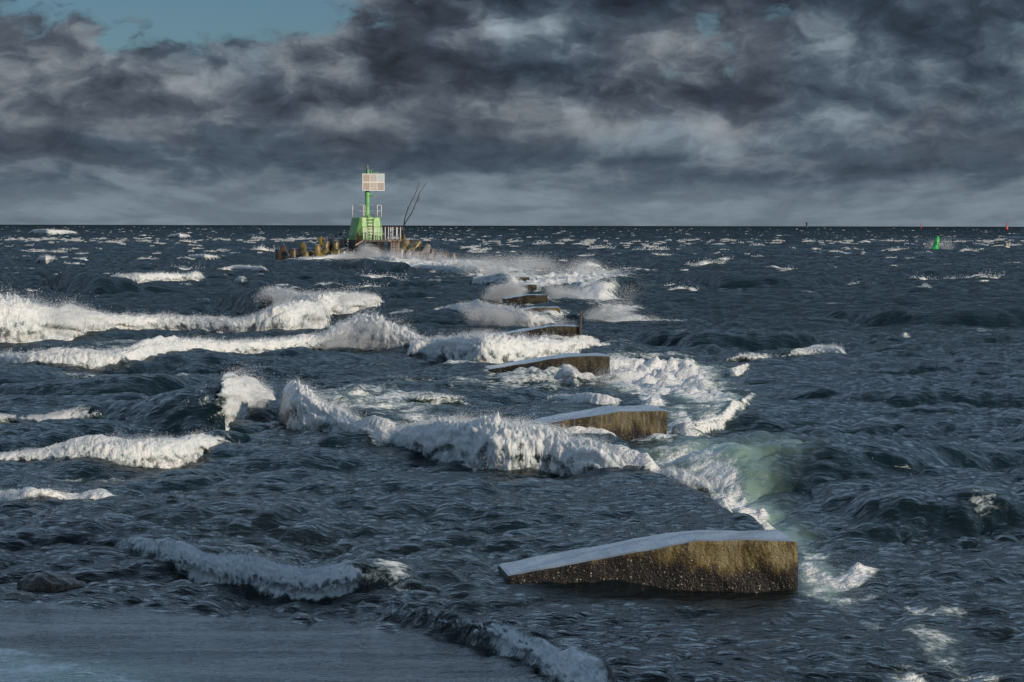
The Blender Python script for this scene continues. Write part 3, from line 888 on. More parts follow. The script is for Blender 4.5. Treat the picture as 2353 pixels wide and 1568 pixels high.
# far whitecaps on the crests of the wind sea
nc = 0
cand = 14000
t_ = rng.uniform(0, 1, cand)
dcap = np.where(rng.uniform(size=cand) < 0.45, 85 + 330 * t_ ** 0.9, 300 + 2600 * t_ ** 1.8)
ucap = rng.uniform(-0.285, 0.285, cand) * dcap
hh = samp(O1, ucap, dcap)[0] + 1.3 * samp(O2, ucap, dcap)[0] * (dcap < 900) + 0.05 * rng.normal(size=cand)
clump = fbm(ucap / 40, dcap / 90, 3, 71)
for j in np.nonzero(hh + 0.16 * clump > 0.255)[0]:
    d, x = dcap[j], ucap[j]
    xd = CX + FD * x / d
    yd = CY + FD * H / d
    if 640 < xd < 1060 and 565 < yd < 612: continue       # the mole head keeps its own breakers
    if d < 140 and (xd < 980 and rng.uniform() < 0.45): continue
    if d < 190 and rng.uniform() < 0.3: continue
    if d < 330 and rng.uniform() < 0.45: continue
    Lw = 1.35 * float(np.clip(rng.lognormal(0.1, 0.62), 0.5, 4.2)) * (1.0 if d < 320 else 0.75 if d < 900 else 1.0)
    Aw = Lw * rng.uniform(0.02, 0.055) + 0.035 + (0.00006 * d if d > 300 else 0)
    if d < 320: Lw *= 0.8
    nx = 26 if d < 250 else 14
    nt = 9 if d < 250 else 6
    s = np.linspace(-1, 1, nx)
    th = np.linspace(-0.6, 1, nt)
    T, S = np.meshgrid(th, s, indexing='ij')
    tilt = rng.normal(0.1, 0.22)
    bend = rng.normal(0, 0.25)
    taper = np.clip(1 - np.abs(S) ** 2.2, 0, 1) * (0.65 + 0.7 * fbm(S * 1.8 + j, T * 0 + j * .37, 3, 77))
    Xp = x + S * Lw * 0.5
    Yc = d + S * Lw * 0.5 * tilt + bend * (S ** 2) * Lw * 0.3
    ang = np.clip(T, 0, 1) * np.pi / 2
    Yp = Yc - np.where(T >= 0, np.sin(ang) * Aw * 1.5 * taper, T * Aw * 2.6)
    base = sea(Xp, Yp)
    Zp = base[0] + Aw * taper * np.where(T >= 0, np.cos(ang) ** 0.9, 1 + T * 1.3) * 1.15 - 0.02
    Zp += Aw * 0.35 * taper * (billow(Xp * 5 / Lw, T * 2.3 + j, 2, 79) - 0.2)
    Zp = np.where(taper < 0.10, base[0] - 0.15, Zp)
    ribbon(np.stack([Xp + base[1], Yp + base[2], Zp], -1), np.clip(taper, 0, 1) * 1.1 - 0.35 - 0.5 * np.clip(-T, 0, 1) + 0.9 * fbm(S * 3.1 + j, T * 1.4 + j * .7, 3, 78))
    nc += 1
    if d < 420 and rng.uniform() < 0.7:
        nsp = int(60 * Lw)
        pk = rng.integers(0, T.size, nsp)
        pts = np.stack([Xp + base[1], Yp + base[2], Zp], -1).reshape(-1, 3)[pk]
        pts = pts[taper.ravel()[pk] > 0.2]
        e = rng.exponential(1.0, len(pts)) * Aw * 0.4
        pts[:, 2] += e
        pts[:, 0] += e * 1.2 + rng.normal(size=len(pts)) * 0.05
        SP.append(pts)
        SR.append(np.full(len(pts), d / 1991.0) * rng.uniform(.2, .5, len(pts)))
print('whitecaps', nc)

me = bpy.data.meshes.new('sea_foam')
raw_mesh(me, np.concatenate(FV), np.concatenate(FQ))
attr(me, 'cover', np.concatenate(FC))
tag(link_mesh('sea_foam', me, M_FOAM, None, True), 'white churning foam of the breaking waves and whitecaps', 'foam', kind='stuff')


# plumes and veils of blown spray: polygons of the picture frame lifted to a distance
def plume(poly, d, n, depth=0.4, r=(0.25, 0.6), soft=3.0, dens=None, k=None):
    if k is None: k = 0.28 if d < 36 else 0.32 if d < 60 else 0.40
    if d > 60: soft = soft * 1.25 + 1.5
    n = int(n * (5.0 if d > 60 else 3.6 if d > 36 else 2.2))
    """n droplets spread through a body of spray seen as poly at distance d, real depth in metres"""
    poly = np.array(poly, float)
    lo, hi = poly.min(0), poly.max(0)
    out = []
    while sum(map(len, out)) < n:
        q = rng.uniform(lo, hi, (n * 3, 2))
        ins = np.zeros(len(q), bool)
        for a, b2 in zip(poly, np.roll(poly, -1, 0)):
            c = (a[1] > q[:, 1]) != (b2[1] > q[:, 1])
            ins ^= c & (q[:, 0] < (b2[0] - a[0]) * (q[:, 1] - a[1]) / (b2[1] - a[1] + 1e-9) + a[0])
        q = q[ins]
        if dens is not None: q = q[rng.uniform(size=len(q)) < dens(q)]
        out.append(q)
    n = int(n)
    q = np.concatenate(out)[:n] + rng.normal(size=(n, 2)) * soft
    dd = d + rng.normal(size=n) * depth
    u, v = uv(q[:, 0], q[:, 1])
    SP.append(np.stack([u / FD * dd, dd, H - v / FD * dd], -1))
    SR.append(d / 1991.0 * k * rng.uniform(*r, n))


def streak_noise(sx, sy, lo=0.0, seed=0):
    return lambda q: np.clip(0.26 + 2.0 * fbm((q[:, 0] + 0.5 * q[:, 1]) / sx, q[:, 1] / sy, 5, seed), lo * 0.5, 1)


def upfade(y0, y1, pw=1.3, sx=14, sy=10, seed=0):
    g = streak_noise(sx, sy, 0.02, seed)
    return lambda q: np.clip((q[:, 1] - y0) / (y1 - y0), 0, 1) ** pw * g(q)


# spray over the mole head
plume([(792, 598), (818, 584), (845, 563), (856, 571), (876, 598)], 172, 4200, 0.5, (0.25, 0.5), 4.5, upfade(548, 600, 0.9, 16, 30, 3))
plume([(690, 602), (760, 592), (800, 584), (860, 590), (960, 594), (960, 606), (690, 606)], 171, 4200, 0.6, (0.25, 0.5), 3.0, streak_noise(20, 8, 0.05, 4))
plume([(860, 585), (1010, 584), (1060, 606), (860, 606)], 170, 4200, 1.0, (0.22, 0.45), 5.0, streak_noise(30, 10, 0.1, 5))
# spray blown along the mole
plume([(1080, 600), (1200, 600), (1340, 606), (1420, 625), (1440, 650), (1300, 652), (1180, 650), (1060, 628)], 128, 13000, 2.0, (0.2, 0.42), 7.0, streak_noise(60, 9, 0.06, 6))
plume([(1040, 596), (1250, 600), (1300, 622), (1080, 622)], 140, 4500, 1.5, (0.2, 0.4), 6.0, streak_noise(60, 9, 0.1, 7))
plume([(1110, 664), (1128, 628), (1150, 606), (1164, 622), (1186, 650), (1182, 670)], 104, 7000, 0.4, (0.3, 0.7), 3.0, upfade(600, 660, 0.7, 12, 12, 8))
plume([(1110, 690), (1130, 664), (1180, 652), (1210, 668), (1180, 692)], 82, 6000, 0.4, (0.25, 0.6), 4.0, streak_noise(14, 10, 0.1, 9))
plume([(1345, 736), (1380, 700), (1420, 668), (1475, 655), (1450, 700), (1440, 735)], 67, 3600, 0.8, (0.2, 0.42), 6.0, upfade(640, 735, 1.5, 14, 20, 10))
plume([(1345, 718), (1420, 716), (1560, 736), (1560, 739), (1400, 741), (1345, 738)], 66, 1500, 0.8, (0.2, 0.42), 2.0, streak_noise(30, 5, 0.05, 11))
plume([(1060, 705), (1160, 712), (1290, 740), (1330, 748), (1180, 752), (1080, 730)], 63, 6000, 0.5, (0.25, 0.55), 5.0, streak_noise(20, 10, 0.05, 12))
plume([(1260, 655), (1330, 672), (1400, 690), (1260, 690)], 84, 3500, 0.5, (0.25, 0.5), 5.0, streak_noise(16, 8, 0.1, 13))
# plumes of the breakers
plume([(0, 715), (20, 692), (60, 683), (130, 690), (200, 708), (240, 728), (0, 745)], 55, 6500, 0.5, (0.22, 0.5), 9.0, upfade(672, 740, 1.4, 26, 18, 14))
plume([(505, 950), (513, 900), (518, 868), (540, 872), (580, 900), (625, 905), (600, 940), (545, 962)], 33.5, 9000, 0.25, (0.3, 0.9), 4.0, upfade(852, 930, 0.7, 14, 12, 15))
plume([(505, 920), (530, 855), (560, 868), (610, 890), (560, 905)], 33.5, 1600, 0.3, (0.2, 0.5), 12.0)
plume([(642, 960), (655, 905), (682, 882), (705, 905), (720, 950), (700, 985)], 32, 8000, 0.25, (0.3, 0.9), 5.0, upfade(868, 940, 0.7, 14, 12, 16))
plume([(660, 930), (700, 900), (800, 940), (860, 985), (760, 1000)], 32, 3500, 0.5, (0.2, 0.5), 14.0)
plume([(740, 800), (785, 745), (830, 725), (870, 732), (930, 760), (980, 785), (900, 800)], 51, 9000, 0.4, (0.3, 0.8), 4.0, upfade(715, 780, 0.6, 18, 14, 17))
plume([(1020, 800), (1080, 766), (1120, 764), (1165, 784), (1200, 800), (1160, 846), (1060, 836)], 46, 9000, 0.3, (0.3, 0.8), 5.0, streak_noise(16, 14, 0.1, 18))
plume([(1030, 990), (1055, 950), (1075, 945), (1100, 970), (1180, 975), (1260, 985), (1250, 1000)], 28, 4200, 0.3, (0.3, 0.9), 7.0, upfade(935, 985, 1.0, 12, 14, 19))
plume([(900, 1000), (1100, 960), (1300, 985), (1420, 1010), (1300, 1040), (1000, 1030)], 28.5, 2600, 0.5, (0.22, 0.5), 16.0)
plume([(1290, 872), (1300, 846), (1320, 846), (1330, 868), (1325, 882)], 41.4, 2600, 0.15, (0.3, 0.7), 3.0)
plume([(1330, 880), (1400, 850), (1470, 850), (1500, 900), (1440, 900)], 41, 2600, 0.4, (0.25, 0.6), 8.0, streak_noise(14, 10, 0.05, 20))
plume([(1430, 870), (1550, 845), (1660, 850), (1640, 900), (1500, 920)], 40, 2600, 1.0, (0.22, 0.5), 8.0, streak_noise(20, 10, 0.03, 21))
plume([(585, 690), (612, 664), (680, 676), (760, 678), (860, 680), (740, 700), (620, 700)], 69, 3500, 0.4, (0.25, 0.6), 4.0)
plume([(560, 1320), (640, 1285), (760, 1295), (860, 1320), (980, 1370), (820, 1375)], 17.6, 1500, 0.3, (0.25, 0.6), 22.0)
plume([(1180, 1460), (1260, 1500), (1340, 1560), (1220, 1560)], 14.5, 1800, 0.2, (0.3, 0.7), 22.0)
plume([(1840, 1270), (1900, 1290), (2000, 1330), (1960, 1380), (1860, 1350)], 17.4, 1500, 0.4, (0.25, 0.6), 22.0)
plume([(1540, 1050), (1700, 1090), (1800, 1200), (1680, 1190), (1580, 1120)], 22, 2600, 0.8, (0.25, 0.6), 16.0)
plume([(2120, 576), (2140, 555), (2185, 552), (2190, 575)], 268, 500, 0.8, (0.3, 0.5), 3.0)

SP = np.concatenate(SP)
SR = np.concatenate(SR)
print('droplets', len(SP))
# each droplet is a small tetrahedron
oc = np.array([(1, 1, 1), (1, -1, -1), (-1, 1, -1), (-1, -1, 1)], float)
of = np.array([(0, 1, 2), (0, 3, 1), (0, 2, 3), (1, 3, 2)])
V = (SP[:, None, :] + SR[:, None, None] * 0.8 * oc[None]).reshape(-1, 3)
F = (of[None] + 4 * np.arange(len(SP))[:, None, None]).reshape(-1, 3)
me = bpy.data.meshes.new('sea_spray')
raw_mesh(me, V, F)
tag(link_mesh('sea_spray', me, M_SPRAY, None, True), 'fine white spray blown off the breaking waves', 'spray', kind='stuff')
del V, F, SP, SR, FV, FQ

# ------------------------------------------------------------------ shore behind and below the camera
c_ = np.linspace(-60, 40, 140)
e_ = np.linspace(-60, 110, 160)
E, Cc = np.meshgrid(e_, c_, indexing='ij')
X = (Cc + E) / 2
Y = (Cc - E) / 2
Zb = np.clip(-0.32 + (13.6 - Y) * 0.105, -3, 1.5)
shade_bank = 19.0 * (1 - sst(Cc + 1.2 * fbm(E / 4, Cc / 4, 3, 5), 15.8, 18.2)) * sst(E, 34, 46) * (0.86 + 0.2 * fbm(X / 9, Y / 9, 4, 8)) * sst(Cc, -60, -52)  # unseen high bank, shaped to cast shade over the near water
Zb = Zb + shade_bank + 0.05 * fbm(X / 2, Y / 2, 3, 9)
msand, n, p, _ = material('wet_sand')
o = n.coord()
n.put(p.inputs['Base Color'], n.mix(n.noise(o, 3, 5), (0.05, 0.042, 0.03), (0.10, 0.085, 0.06)))
p.inputs['Roughness'].default_value = 0.5
tag(link_mesh('beach', grid_mesh('beach', np.stack([X, Y, Zb], -1)), msand, None, True), kind='structure')

# ------------------------------------------------------------------ groyne blocks
for (xl, yl, xm, xr, yt, yw, th, mt, lab) in BLK:
    d = dist(xr, yw)
    sk = 0.17
    wl = (xr - xl) / FD * d
    mm = sk * wl * (xr - xm) / (xr - xl)
    a, b_, c = at(xl, yl, d + sk * wl), at(xm, yt, d + mm), at(xr, yt, d)
    zb = -1.3
    prof = [Vector((a.x, a.y, zb)), Vector((c.x, d, zb)), c, b_, a]
    back = Vector((-0.16 * th, th, 0))
    org = Vector(((a.x + c.x) / 2, d + th / 2, 0))
    bm = bmesh.new()
    bm_prism(bm, [q - org for q in prof], [q + back - org for q in prof])
    bmesh.ops.recalc_face_normals(bm, faces=bm.faces[:])
    bmesh.ops.bevel(bm, geom=[e_ for e_ in bm.edges], offset=min(0.035, 0.1 * (c.z + 0.1)), segments=2, profile=0.6, affect='EDGES', clamp_overlap=True)
    bmesh.ops.triangulate(bm, faces=[f for f in bm.faces if len(f.verts) > 4])
    for _ in range(4):
        long = [e2 for e2 in bm.edges if e2.calc_length() > 0.16]
        if not long: break
        bmesh.ops.subdivide_edges(bm, edges=long, cuts=1)
        bmesh.ops.triangulate(bm, faces=[f for f in bm.faces if len(f.verts) > 4])
    for v in bm.verts:
        q = v.co + org
        nz = float(fbm(np.array([q.x * 2.1 + q.z]), np.array([q.y * 2.1 + q.z * 1.7]), 3, 15)[0])
        v.co += v.normal * nz * 0.034
    bm.normal_update()
    for f in bm.faces: f.material_index = 1 if f.normal.z > 0.75 else 0
    o = from_bm('groyne_block', bm, [globals()[mt], M_TOP], None, False)
    o.location = org
    tag(o, lab, 'concrete block', 'concrete blocks along the sunken mole')

# metal post at the end of the fourth block
pb, pt = at(1334, 778, 56.2), at(1334.5, 716, 56.2)
bm = bmesh.new()
bm_tube(bm, [(0, 0, -0.9), (0.0, 0, 0.3), (0.01, 0, (pt - pb).z)], 0.026, 10)
bm_tube(bm, [(0.01, 0, (pt - pb).z - 0.09), (0.01, 0, (pt - pb).z + 0.004)], 0.031, 10)
po = from_bm('metal_post', bm, M_POST, None, True)
po.location = pb
tag(po, 'thin rusty metal post standing at the end of a groyne block', 'post')

# boulders in the shallows
mrock, n, p, _ = material('wet_boulder')
o = n.coord()
t = n.math('ADD', n.math('MULTIPLY', n.noise(o, 5, 5, .65), .6), n.math('MULTIPLY', n.noise(o, 40, 4, .6), .4))
n.put(p.inputs['Base Color'], n.ramp(t, [(0.36, (0.014, 0.012, 0.010)), (0.5, (0.085, 0.066, 0.048)), (0.66, (0.24, 0.19, 0.14))]))
p.inputs['Roughness'].default_value = 0.3
n.link(n.bump(t, 0.9, 0.05), p.inputs['Normal'])


def boulder(name, c, s, seed, lab):
    bm = bmesh.new()
    bmesh.ops.create_icosphere(bm, subdivisions=5, radius=1)
    r = np.random.default_rng(seed)
    planes = [(Vector(r.normal(size=3)).normalized(), r.uniform(0.62, 0.95)) for _ in range(14)]
    for v in bm.verts:
        q = v.co.copy()
        for pn, pd in planes:
            k = q.dot(pn) - pd
            if k > 0: q -= pn * k * 0.92
        nz = float(fbm(np.array([q.x * 2.5 + q.z]), np.array([q.y * 2.5 - q.z]), 4, seed)[0])
        q *= 1 + 0.22 * nz
        v.co = Vector((q.x * s[0], q.y * s[1], q.z * s[2]))
    o = from_bm(name, bm, mrock, None, True)
    o.location = c
    return tag(o, lab, 'rock')


pr = on_sea(108, 1352)
boulder('boulder', (pr.x, pr.y + 0.18, -0.045), (0.31, 0.24, 0.17), 3, 'rounded brown boulder with a wet sheen awash in the shallows')
pr = on_sea(26, 1374)
boulder('boulder', (pr.x, pr.y + 0.1, -0.05), (0.24, 0.16, 0.085), 5, 'low dark stone barely breaking the surface beside the bigger boulder')

# ------------------------------------------------------------------ tetrapods
MT = {
    'olive': mat_tetra('olive_tetrapod', *dk((0.05, 0.038, 0.012), (0.20, 0.15, 0.045), (0.33, 0.26, 0.10))),
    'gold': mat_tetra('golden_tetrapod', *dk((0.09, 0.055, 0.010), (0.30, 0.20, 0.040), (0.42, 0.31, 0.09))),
    'brown': mat_tetra('brown_tetrapod', *dk((0.022, 0.013, 0.007), (0.10, 0.058, 0.027), (0.22, 0.14, 0.075))),
    'pale': mat_tetra('pale_tetrapod', *dk((0.16, 0.13, 0.105), (0.34, 0.29, 0.25), (0.46, 0.40, 0.36))),
    'dark': mat_tetra('weedy_shaded_tetrapod', (0.008, 0.006, 0.004), (0.028, 0.020, 0.011), (0.07, 0.05, 0.03)),  # near-black; also paints the shade on tetrapods in the heap's gaps
}
DIR4 = [Vector((0, 0, 1))] + [Vector((math.sin(R(109.47)) * math.cos(a), math.sin(R(109.47)) * math.sin(a), math.cos(R(109.47)))) for a in (0, R(120), R(240))]


def tetra_mesh(name, L=1.08, r0=0.335, r1=0.235, seg=14):
    bm = bmesh.new()
    rings = []
    for dv in DIR4:
        a = dv.orthogonal().normalized()
        b = dv.cross(a)
        def ring(t, r): return [bm.verts.new(dv * t + (a * math.cos(k / seg * math.tau) + b * math.sin(k / seg * math.tau)) * r) for k in range(seg)]
        rings.append([ring(0.335, r0), ring(L - 0.05, r1 + 0.012), ring(L, r1 - 0.03)])
    for rg in rings:
        for q0, q1 in zip(rg[:-1], rg[1:]):
            for k in range(seg): bm.faces.new((q0[k], q0[(k + 1) % seg], q1[(k + 1) % seg], q1[k]))
        bm.faces.new(rg[-1])
    base = [v for rg in rings for v in rg[0]]
    owner = {v: i for i, rg in enumerate(rings) for v in rg[0]}
    res = bmesh.ops.convex_hull(bm, input=base, use_existing_faces=False)
    kill = [f for f in bm.faces if all(v in owner for v in f.verts) and len({owner[v] for v in f.verts}) == 1]
    bmesh.ops.delete(bm, geom=kill, context='FACES_ONLY')
    bmesh.ops.recalc_face_normals(bm, faces=bm.faces[:])
    me = bpy.data.meshes.new(name)
    bm.to_mesh(me)
    bm.free()
    return me


TM = {}
for k, mt in MT.items():
    TM[k] = tetra_mesh('tetrapod')
    TM[k].materials.append(mt)
    TM[k].polygons.foreach_set('use_smooth', np.array([len(p_.vertices) == 4 for p_ in TM[k].polygons], bool))

LEFT = lambda x, y: ((1080 + x / 7.353) * 0.57446, (930 + y / 7.353) * 0.57446)
RIGHT = lambda x, y: ((1580 + x / 7.843) * 0.57446, (930 + y / 7.843) * 0.57446)
TETS = [  # frame, base, tip, depth tilt, distance, spin, material, label
    (LEFT, (240, 800), (218, 560), 0.1, 177.0, 10, 'dark', 'dark weedy tetrapod leg outermost on the seaward left end of the heap'),
    (LEFT, (425, 700), (362, 440), 0.05, 177.6, 40, 'brown', 'brown wet tetrapod leaning left with a bright streak, second from the left end'),
    (LEFT, (690, 820), (706, 520), -0.1, 176.4, 75, 'brown', 'stout brown tetrapod leg upright and alone left of the leaning olive one'),
    (LEFT, (1010, 600), (932, 335), 0.0, 177.0, 20, 'olive', 'tall olive tetrapod leaning left with another leg reaching right'),
    (LEFT, (1400, 800), (1402, 405), -0.15, 176.0, 50, 'gold', 'golden tetrapod leg standing straight up in the middle of the left heap'),
    (LEFT, (1625, 640), (1665, 310), -0.1, 177.2, 15, 'olive', 'olive tetrapod with a glossy white highlight below the pale slab leg'),
    (LEFT, (1540, 430), (1480, 185), 0.25, 180.0, 60, 'gold', 'tetrapod with a sunlit tip and a shaded body high at the back'),
    (LEFT, (1860, 330), (1630, 235), 0.15, 179.6, 30, 'pale', 'pale grey tetrapod leg lying nearly level near the top of the left heap'),
    (LEFT, (1930, 560), (1950, 285), -0.15, 177.0, 95, 'olive', 'mustard tetrapod upright with a leg sprawling to the lower left'),
    (LEFT, (1985, 760), (2012, 535), -0.1, 175.6, 44, 'olive', 'smooth olive tetrapod leg half drowned in spray beside the plinth'),
    (LEFT, (1960, 330), (1800, 205), 0.3, 180.6, 70, 'gold', 'golden-lit tetrapod leg lying at the back behind the mustard one'),
    (LEFT, (1935, 290), (1942, 135), 0.2, 181.4, 5, 'gold', 'small golden tetrapod tip poking up behind the left heap by the plinth'),
    (LEFT, (2070, 330), (2085, 85), 0.3, 180.6, 66, 'dark', 'black shaded tetrapod against the left wall of the plinth'),
    (LEFT, (2080, 520), (2075, 225), -0.35, 178.2, 33, 'pale', 'pale blotched tetrapod leg next to the plinth in full sun'),
    (LEFT, (2150, 680), (2155, 525), -0.3, 176.4, 77, 'pale', 'short pale tetrapod stub at the foot of the plinth'),
    (LEFT, (1480, 700), (1492, 500), -0.2, 177.4, 12, 'pale', 'pale wedge-like tetrapod leg squeezed beside the golden upright one'),
    (LEFT, (1165, 900), (1160, 765), -0.2, 175.2, 90, 'brown', 'low brown tetrapod stub in the foam left of the golden upright one'),
    (LEFT, (1325, 880), (1320, 730), -0.2, 175.0, 21, 'brown', 'small tan tetrapod stub in the foam below the golden upright one'),
    (LEFT, (860, 800), (960, 690), 0.1, 176.6, 84, 'dark', 'dark tetrapod lying low under the leaning olive one'),
    (LEFT, (610, 720), (590, 560), 0.3, 179.4, 52, 'dark', 'dark tetrapod at the back between the brown uprights'),
    (LEFT, (1060, 850), (1055, 620), -0.2, 175.6, 31, 'olive', 'yellowish tetrapod leg pointing down into foam under the leaning olive one'),
    (LEFT, (1250, 700), (1235, 560), 0.3, 179.0, 15, 'dark', 'dark tetrapod in the shaded gap left of the golden upright one'),
    (LEFT, (1330, 640), (1560, 470), 0.2, 179.0, 33, 'dark', 'black shaded tetrapod behind the golden upright one under the sunlit tip'),
    (LEFT, (1700, 620), (1780, 440), 0.2, 179.2, 71, 'dark', 'black shaded tetrapod in the gap right of the glossy olive one'),
    (LEFT, (1280, 720), (1290, 640), -0.2, 177.8, 100, 'olive', 'short olive tetrapod leg poking right from the leaning olive one'),
    (LEFT, (880, 640), (870, 540), 0.3, 179.0, 8, 'dark', 'dark tetrapod just behind the base of the leaning olive one'),
    (RIGHT, (420, 620), (470, 470), 0.2, 179.0, 12, 'dark', 'dark tetrapod in the shaded hollow of the right heap'),
    (RIGHT, (680, 700), (700, 600), 0.2, 178.6, 47, 'dark', 'dark tetrapod behind the leg leaning right'),
    (RIGHT, (960, 800), (930, 660), 0.0, 177.4, 22, 'brown', 'brown tetrapod low in mist left of the dark upright one'),
    (RIGHT, (275, 430), (212, 130), 0.1, 178.4, 25, 'olive', 'tall olive tetrapod close behind the boarding ladder pillar at the branch foot'),
    (RIGHT, (355, 450), (380, 285), 0.2, 180.0, 64, 'pale', 'grey capped tetrapod behind the right heap beside the orange one'),
    (RIGHT, (480, 460), (535, 290), 0.2, 180.2, 37, 'brown', 'rust-orange tetrapod tip with a dark shaded end on the right heap'),
    (RIGHT, (600, 580), (790, 315), -0.05, 177.4, 15, 'olive', 'long olive tetrapod reaching up to the right on the right heap'),
    (RIGHT, (760, 760), (858, 495), 0.0, 176.8, 80, 'olive', 'olive tetrapod leg leaning right below the long reaching one'),
    (RIGHT, (1035, 790), (1062, 505), 0.1, 177.0, 48, 'dark', 'dark brown tetrapod leg upright towards the right end'),
    (RIGHT, (1145, 790), (1170, 560), -0.1, 176.4, 9, 'brown', 'brown tetrapod leg with a lit side next to the dark upright one'),
    (RIGHT, (1400, 800), (1385, 675), -0.55, 176.0, 70, 'brown', 'rounded wet tetrapod end with a white glint near the right tip'),
    (RIGHT, (1550, 830), (1605, 640), 0.05, 176.2, 29, 'brown', 'tetrapod leg leaning right, second last at the seaward right end'),
    (RIGHT, (1830, 850), (1835, 695), -0.2, 175.8, 55, 'brown', 'last small tetrapod stub alone in foam at the right end'),
    (RIGHT, (185, 820), (195, 560), -0.2, 176.0, 18, 'pale', 'pale olive tetrapod leg standing right beside the boarding ladder pillar'),
    (RIGHT, (455, 830), (450, 640), -0.3, 175.6, 60, 'pale', 'short pale tetrapod stub below the long reaching one'),
    (RIGHT, (800, 760), (560, 735), -0.3, 175.4, 40, 'pale', 'pale tetrapod leg lying level at the waterline of the right heap'),
]
for (fr, bs, tp, dz, d, spin, mk, lab) in TETS:
    P0, P1 = at(*fr(*bs), d), at(*fr(*tp), d)
    dv = (P1 - P0)
    dv.y = dz * dv.length
    dv.normalize()
    q = Vector((0, 0, 1)).rotation_difference(dv) @ Quaternion((0, 0, 1), R(spin))
    o = bpy.data.objects.new('tetrapod', TM[mk])
    COL.objects.link(o)
    o.rotation_mode = 'QUATERNION'
    o.rotation_quaternion = q
    o.location = P1 - dv * 1.08 + Vector((0, 0, 0.14))
    tag(o, lab, 'tetrapod', 'concrete tetrapods around the beacon')

# ------------------------------------------------------------------ beacon on the mole head
DB = 176.0
SB = DB / FD * 0.57446 / 2.94125          # metres per pixel of the close-up
ORG = at((1050 + 1220 / 2.94125) * 0.57446, (620 + 1247 / 2.94125) * 0.57446, DB)
BX, BZ0 = ORG.x, ORG.z
BC = empty('harbour_beacon', (BX, DB, 0))
tag(BC, 'green harbour beacon with a mast and solar panels on a railed concrete head', 'beacon')
bx = lambda x: (x - 1220) * SB
bz = lambda y: BZ0 + (1247 - y) * SB


def ptb(x, y, depth=0.0): return Vector((bx(x), depth, bz(y)))


# yawed square with chamfered corners
YAW = R(28)
ux, uy = Vector((math.cos(YAW), math.sin(YAW), 0)), Vector((-math.sin(YAW), math.cos(YAW), 0))
cxm = bx(1202)


def octo(half, ch, z, dx=0.0):
    r = []
    for sx, sy, first in ((1, -1, 'y'), (1, 1, 'x'), (-1, 1, 'y'), (-1, -1, 'x')):
        pass
    h, c = half, ch
    loc = [(-h + c, -h), (h - c, -h), (h, -h + c), (h, h - c), (h - c, h), (-h + c, h), (-h, h - c), (-h, -h + c)]
    return [Vector((cxm + dx, 1.6, z)) + ux * a + uy * b for a, b in loc]


ZG, ZT = bz(945), bz(740)
bm = bmesh.new()
bm_prism(bm, octo(1.30, 0.40, -1.2), octo(1.30, 0.40, ZG))
from_bm('plinth', bm, M_PLINTH, BC)
bm = bmesh.new()
lo = [bm.verts.new(p_) for p_ in octo(1.31, 0.42, ZG - 0.42)]
mi = [bm.verts.new(p_) for p_ in octo(1.31, 0.42, ZG)]
hi = [bm.verts.new(p_) for p_ in octo(1.00, 0.16, ZT)]
hi2 = [bm.verts.new(p_) for p_ in octo(0.965, 0.15, ZT + 0.04)]
for A_, B_ in ((lo, mi), (hi, hi2)):
    for k in range(8): bm.faces.new((A_[k], A_[(k + 1) % 8], B_[(k + 1) % 8], B_[k]))
for k in range(8):
    j = (k + 1) % 8
    if k % 2 == 0: bm.faces.new((mi[k], mi[j], hi[j], hi[k]))
    else:
        bm.faces.new((mi[k], mi[j], hi[k]))
        bm.faces.new((mi[j], hi[j], hi[k]))
bm.faces.new(hi2)
from_bm('tower_base', bm, M_GREEN, BC)

# mast
xm0 = bx(1218)
bm = bmesh.new()
bm_tube(bm, [(xm0, 1.5, ZT + 0.03), (xm0, 1.5, bz(715)), (xm0, 1.5, bz(690)), (xm0, 1.5, bz(600)), (xm0, 1.5, bz(300)), (xm0, 1.5, bz(170))], [0.36, 0.27, 0.20, 0.195, 0.195, 0.195], 24)
mast = from_bm('mast', bm, M_GREEN2, BC, True)
bm = bmesh.new()
bm_tube(bm, [(xm0, 1.5, bz(170) + .002), (xm0, 1.5, bz(158)), (xm0, 1.5, bz(154)), (xm0, 1.5, bz(150)), (xm0, 1.5, bz(140)), (xm0, 1.5, bz(138)), (xm0, 1.5, bz(124)), (xm0, 1.5, bz(120)), (xm0, 1.5, bz(116))], [0.05, 0.05, 0.13, 0.13, 0.08, 0.11, 0.11, 0.13, 0.10], 16)
from_bm('lantern', bm, M_GALV, mast, True)
bm = bmesh.new()
bm_tube(bm, [(xm0 - .02, 1.29, bz(217)), (xm0 - .02, 1.285, bz(160))], 0.03, 8)
from_bm('cable_conduit', bm, M_BLACK, mast, True)
bm = bmesh.new()
bm_tube(bm, [(xm0, 1.5, bz(480)), (xm0, 1.5, bz(436)), (xm0, 1.5, bz(425))], [0.235, 0.235, 0.215], 20)
bm_tube(bm, [(xm0 + .15, 1.45, bz(474)), (bx(1302), 1.32, bz(474))], 0.085, 10)
bm_tube(bm, [(bx(1298), 1.34, bz(480)), (bx(1328), 1.30, bz(420))], 0.028, 8)
from_bm('lower_bracket', bm, M_GREEN2, mast)
bm = bmesh.new()
bm_tube(bm, [(xm0 + .15, 1.4, bz(186)), (bx(1268), 1.35, bz(186))], 0.03, 8)
bm_box(bm, (bx(1268), 1.34, bz(194)), (0.08, 0.10, 0.30))
bm_tube(bm, [(bx(1268), 1.34, bz(206)), (bx(1356), 1.34, bz(204))], 0.03, 8)
bm_tube(bm, [(bx(1340), 1.34, bz(205)), (bx(1340), 1.34, bz(222))], 0.025, 8)
from_bm('upper_bracket', bm, M_GREEN2, mast)

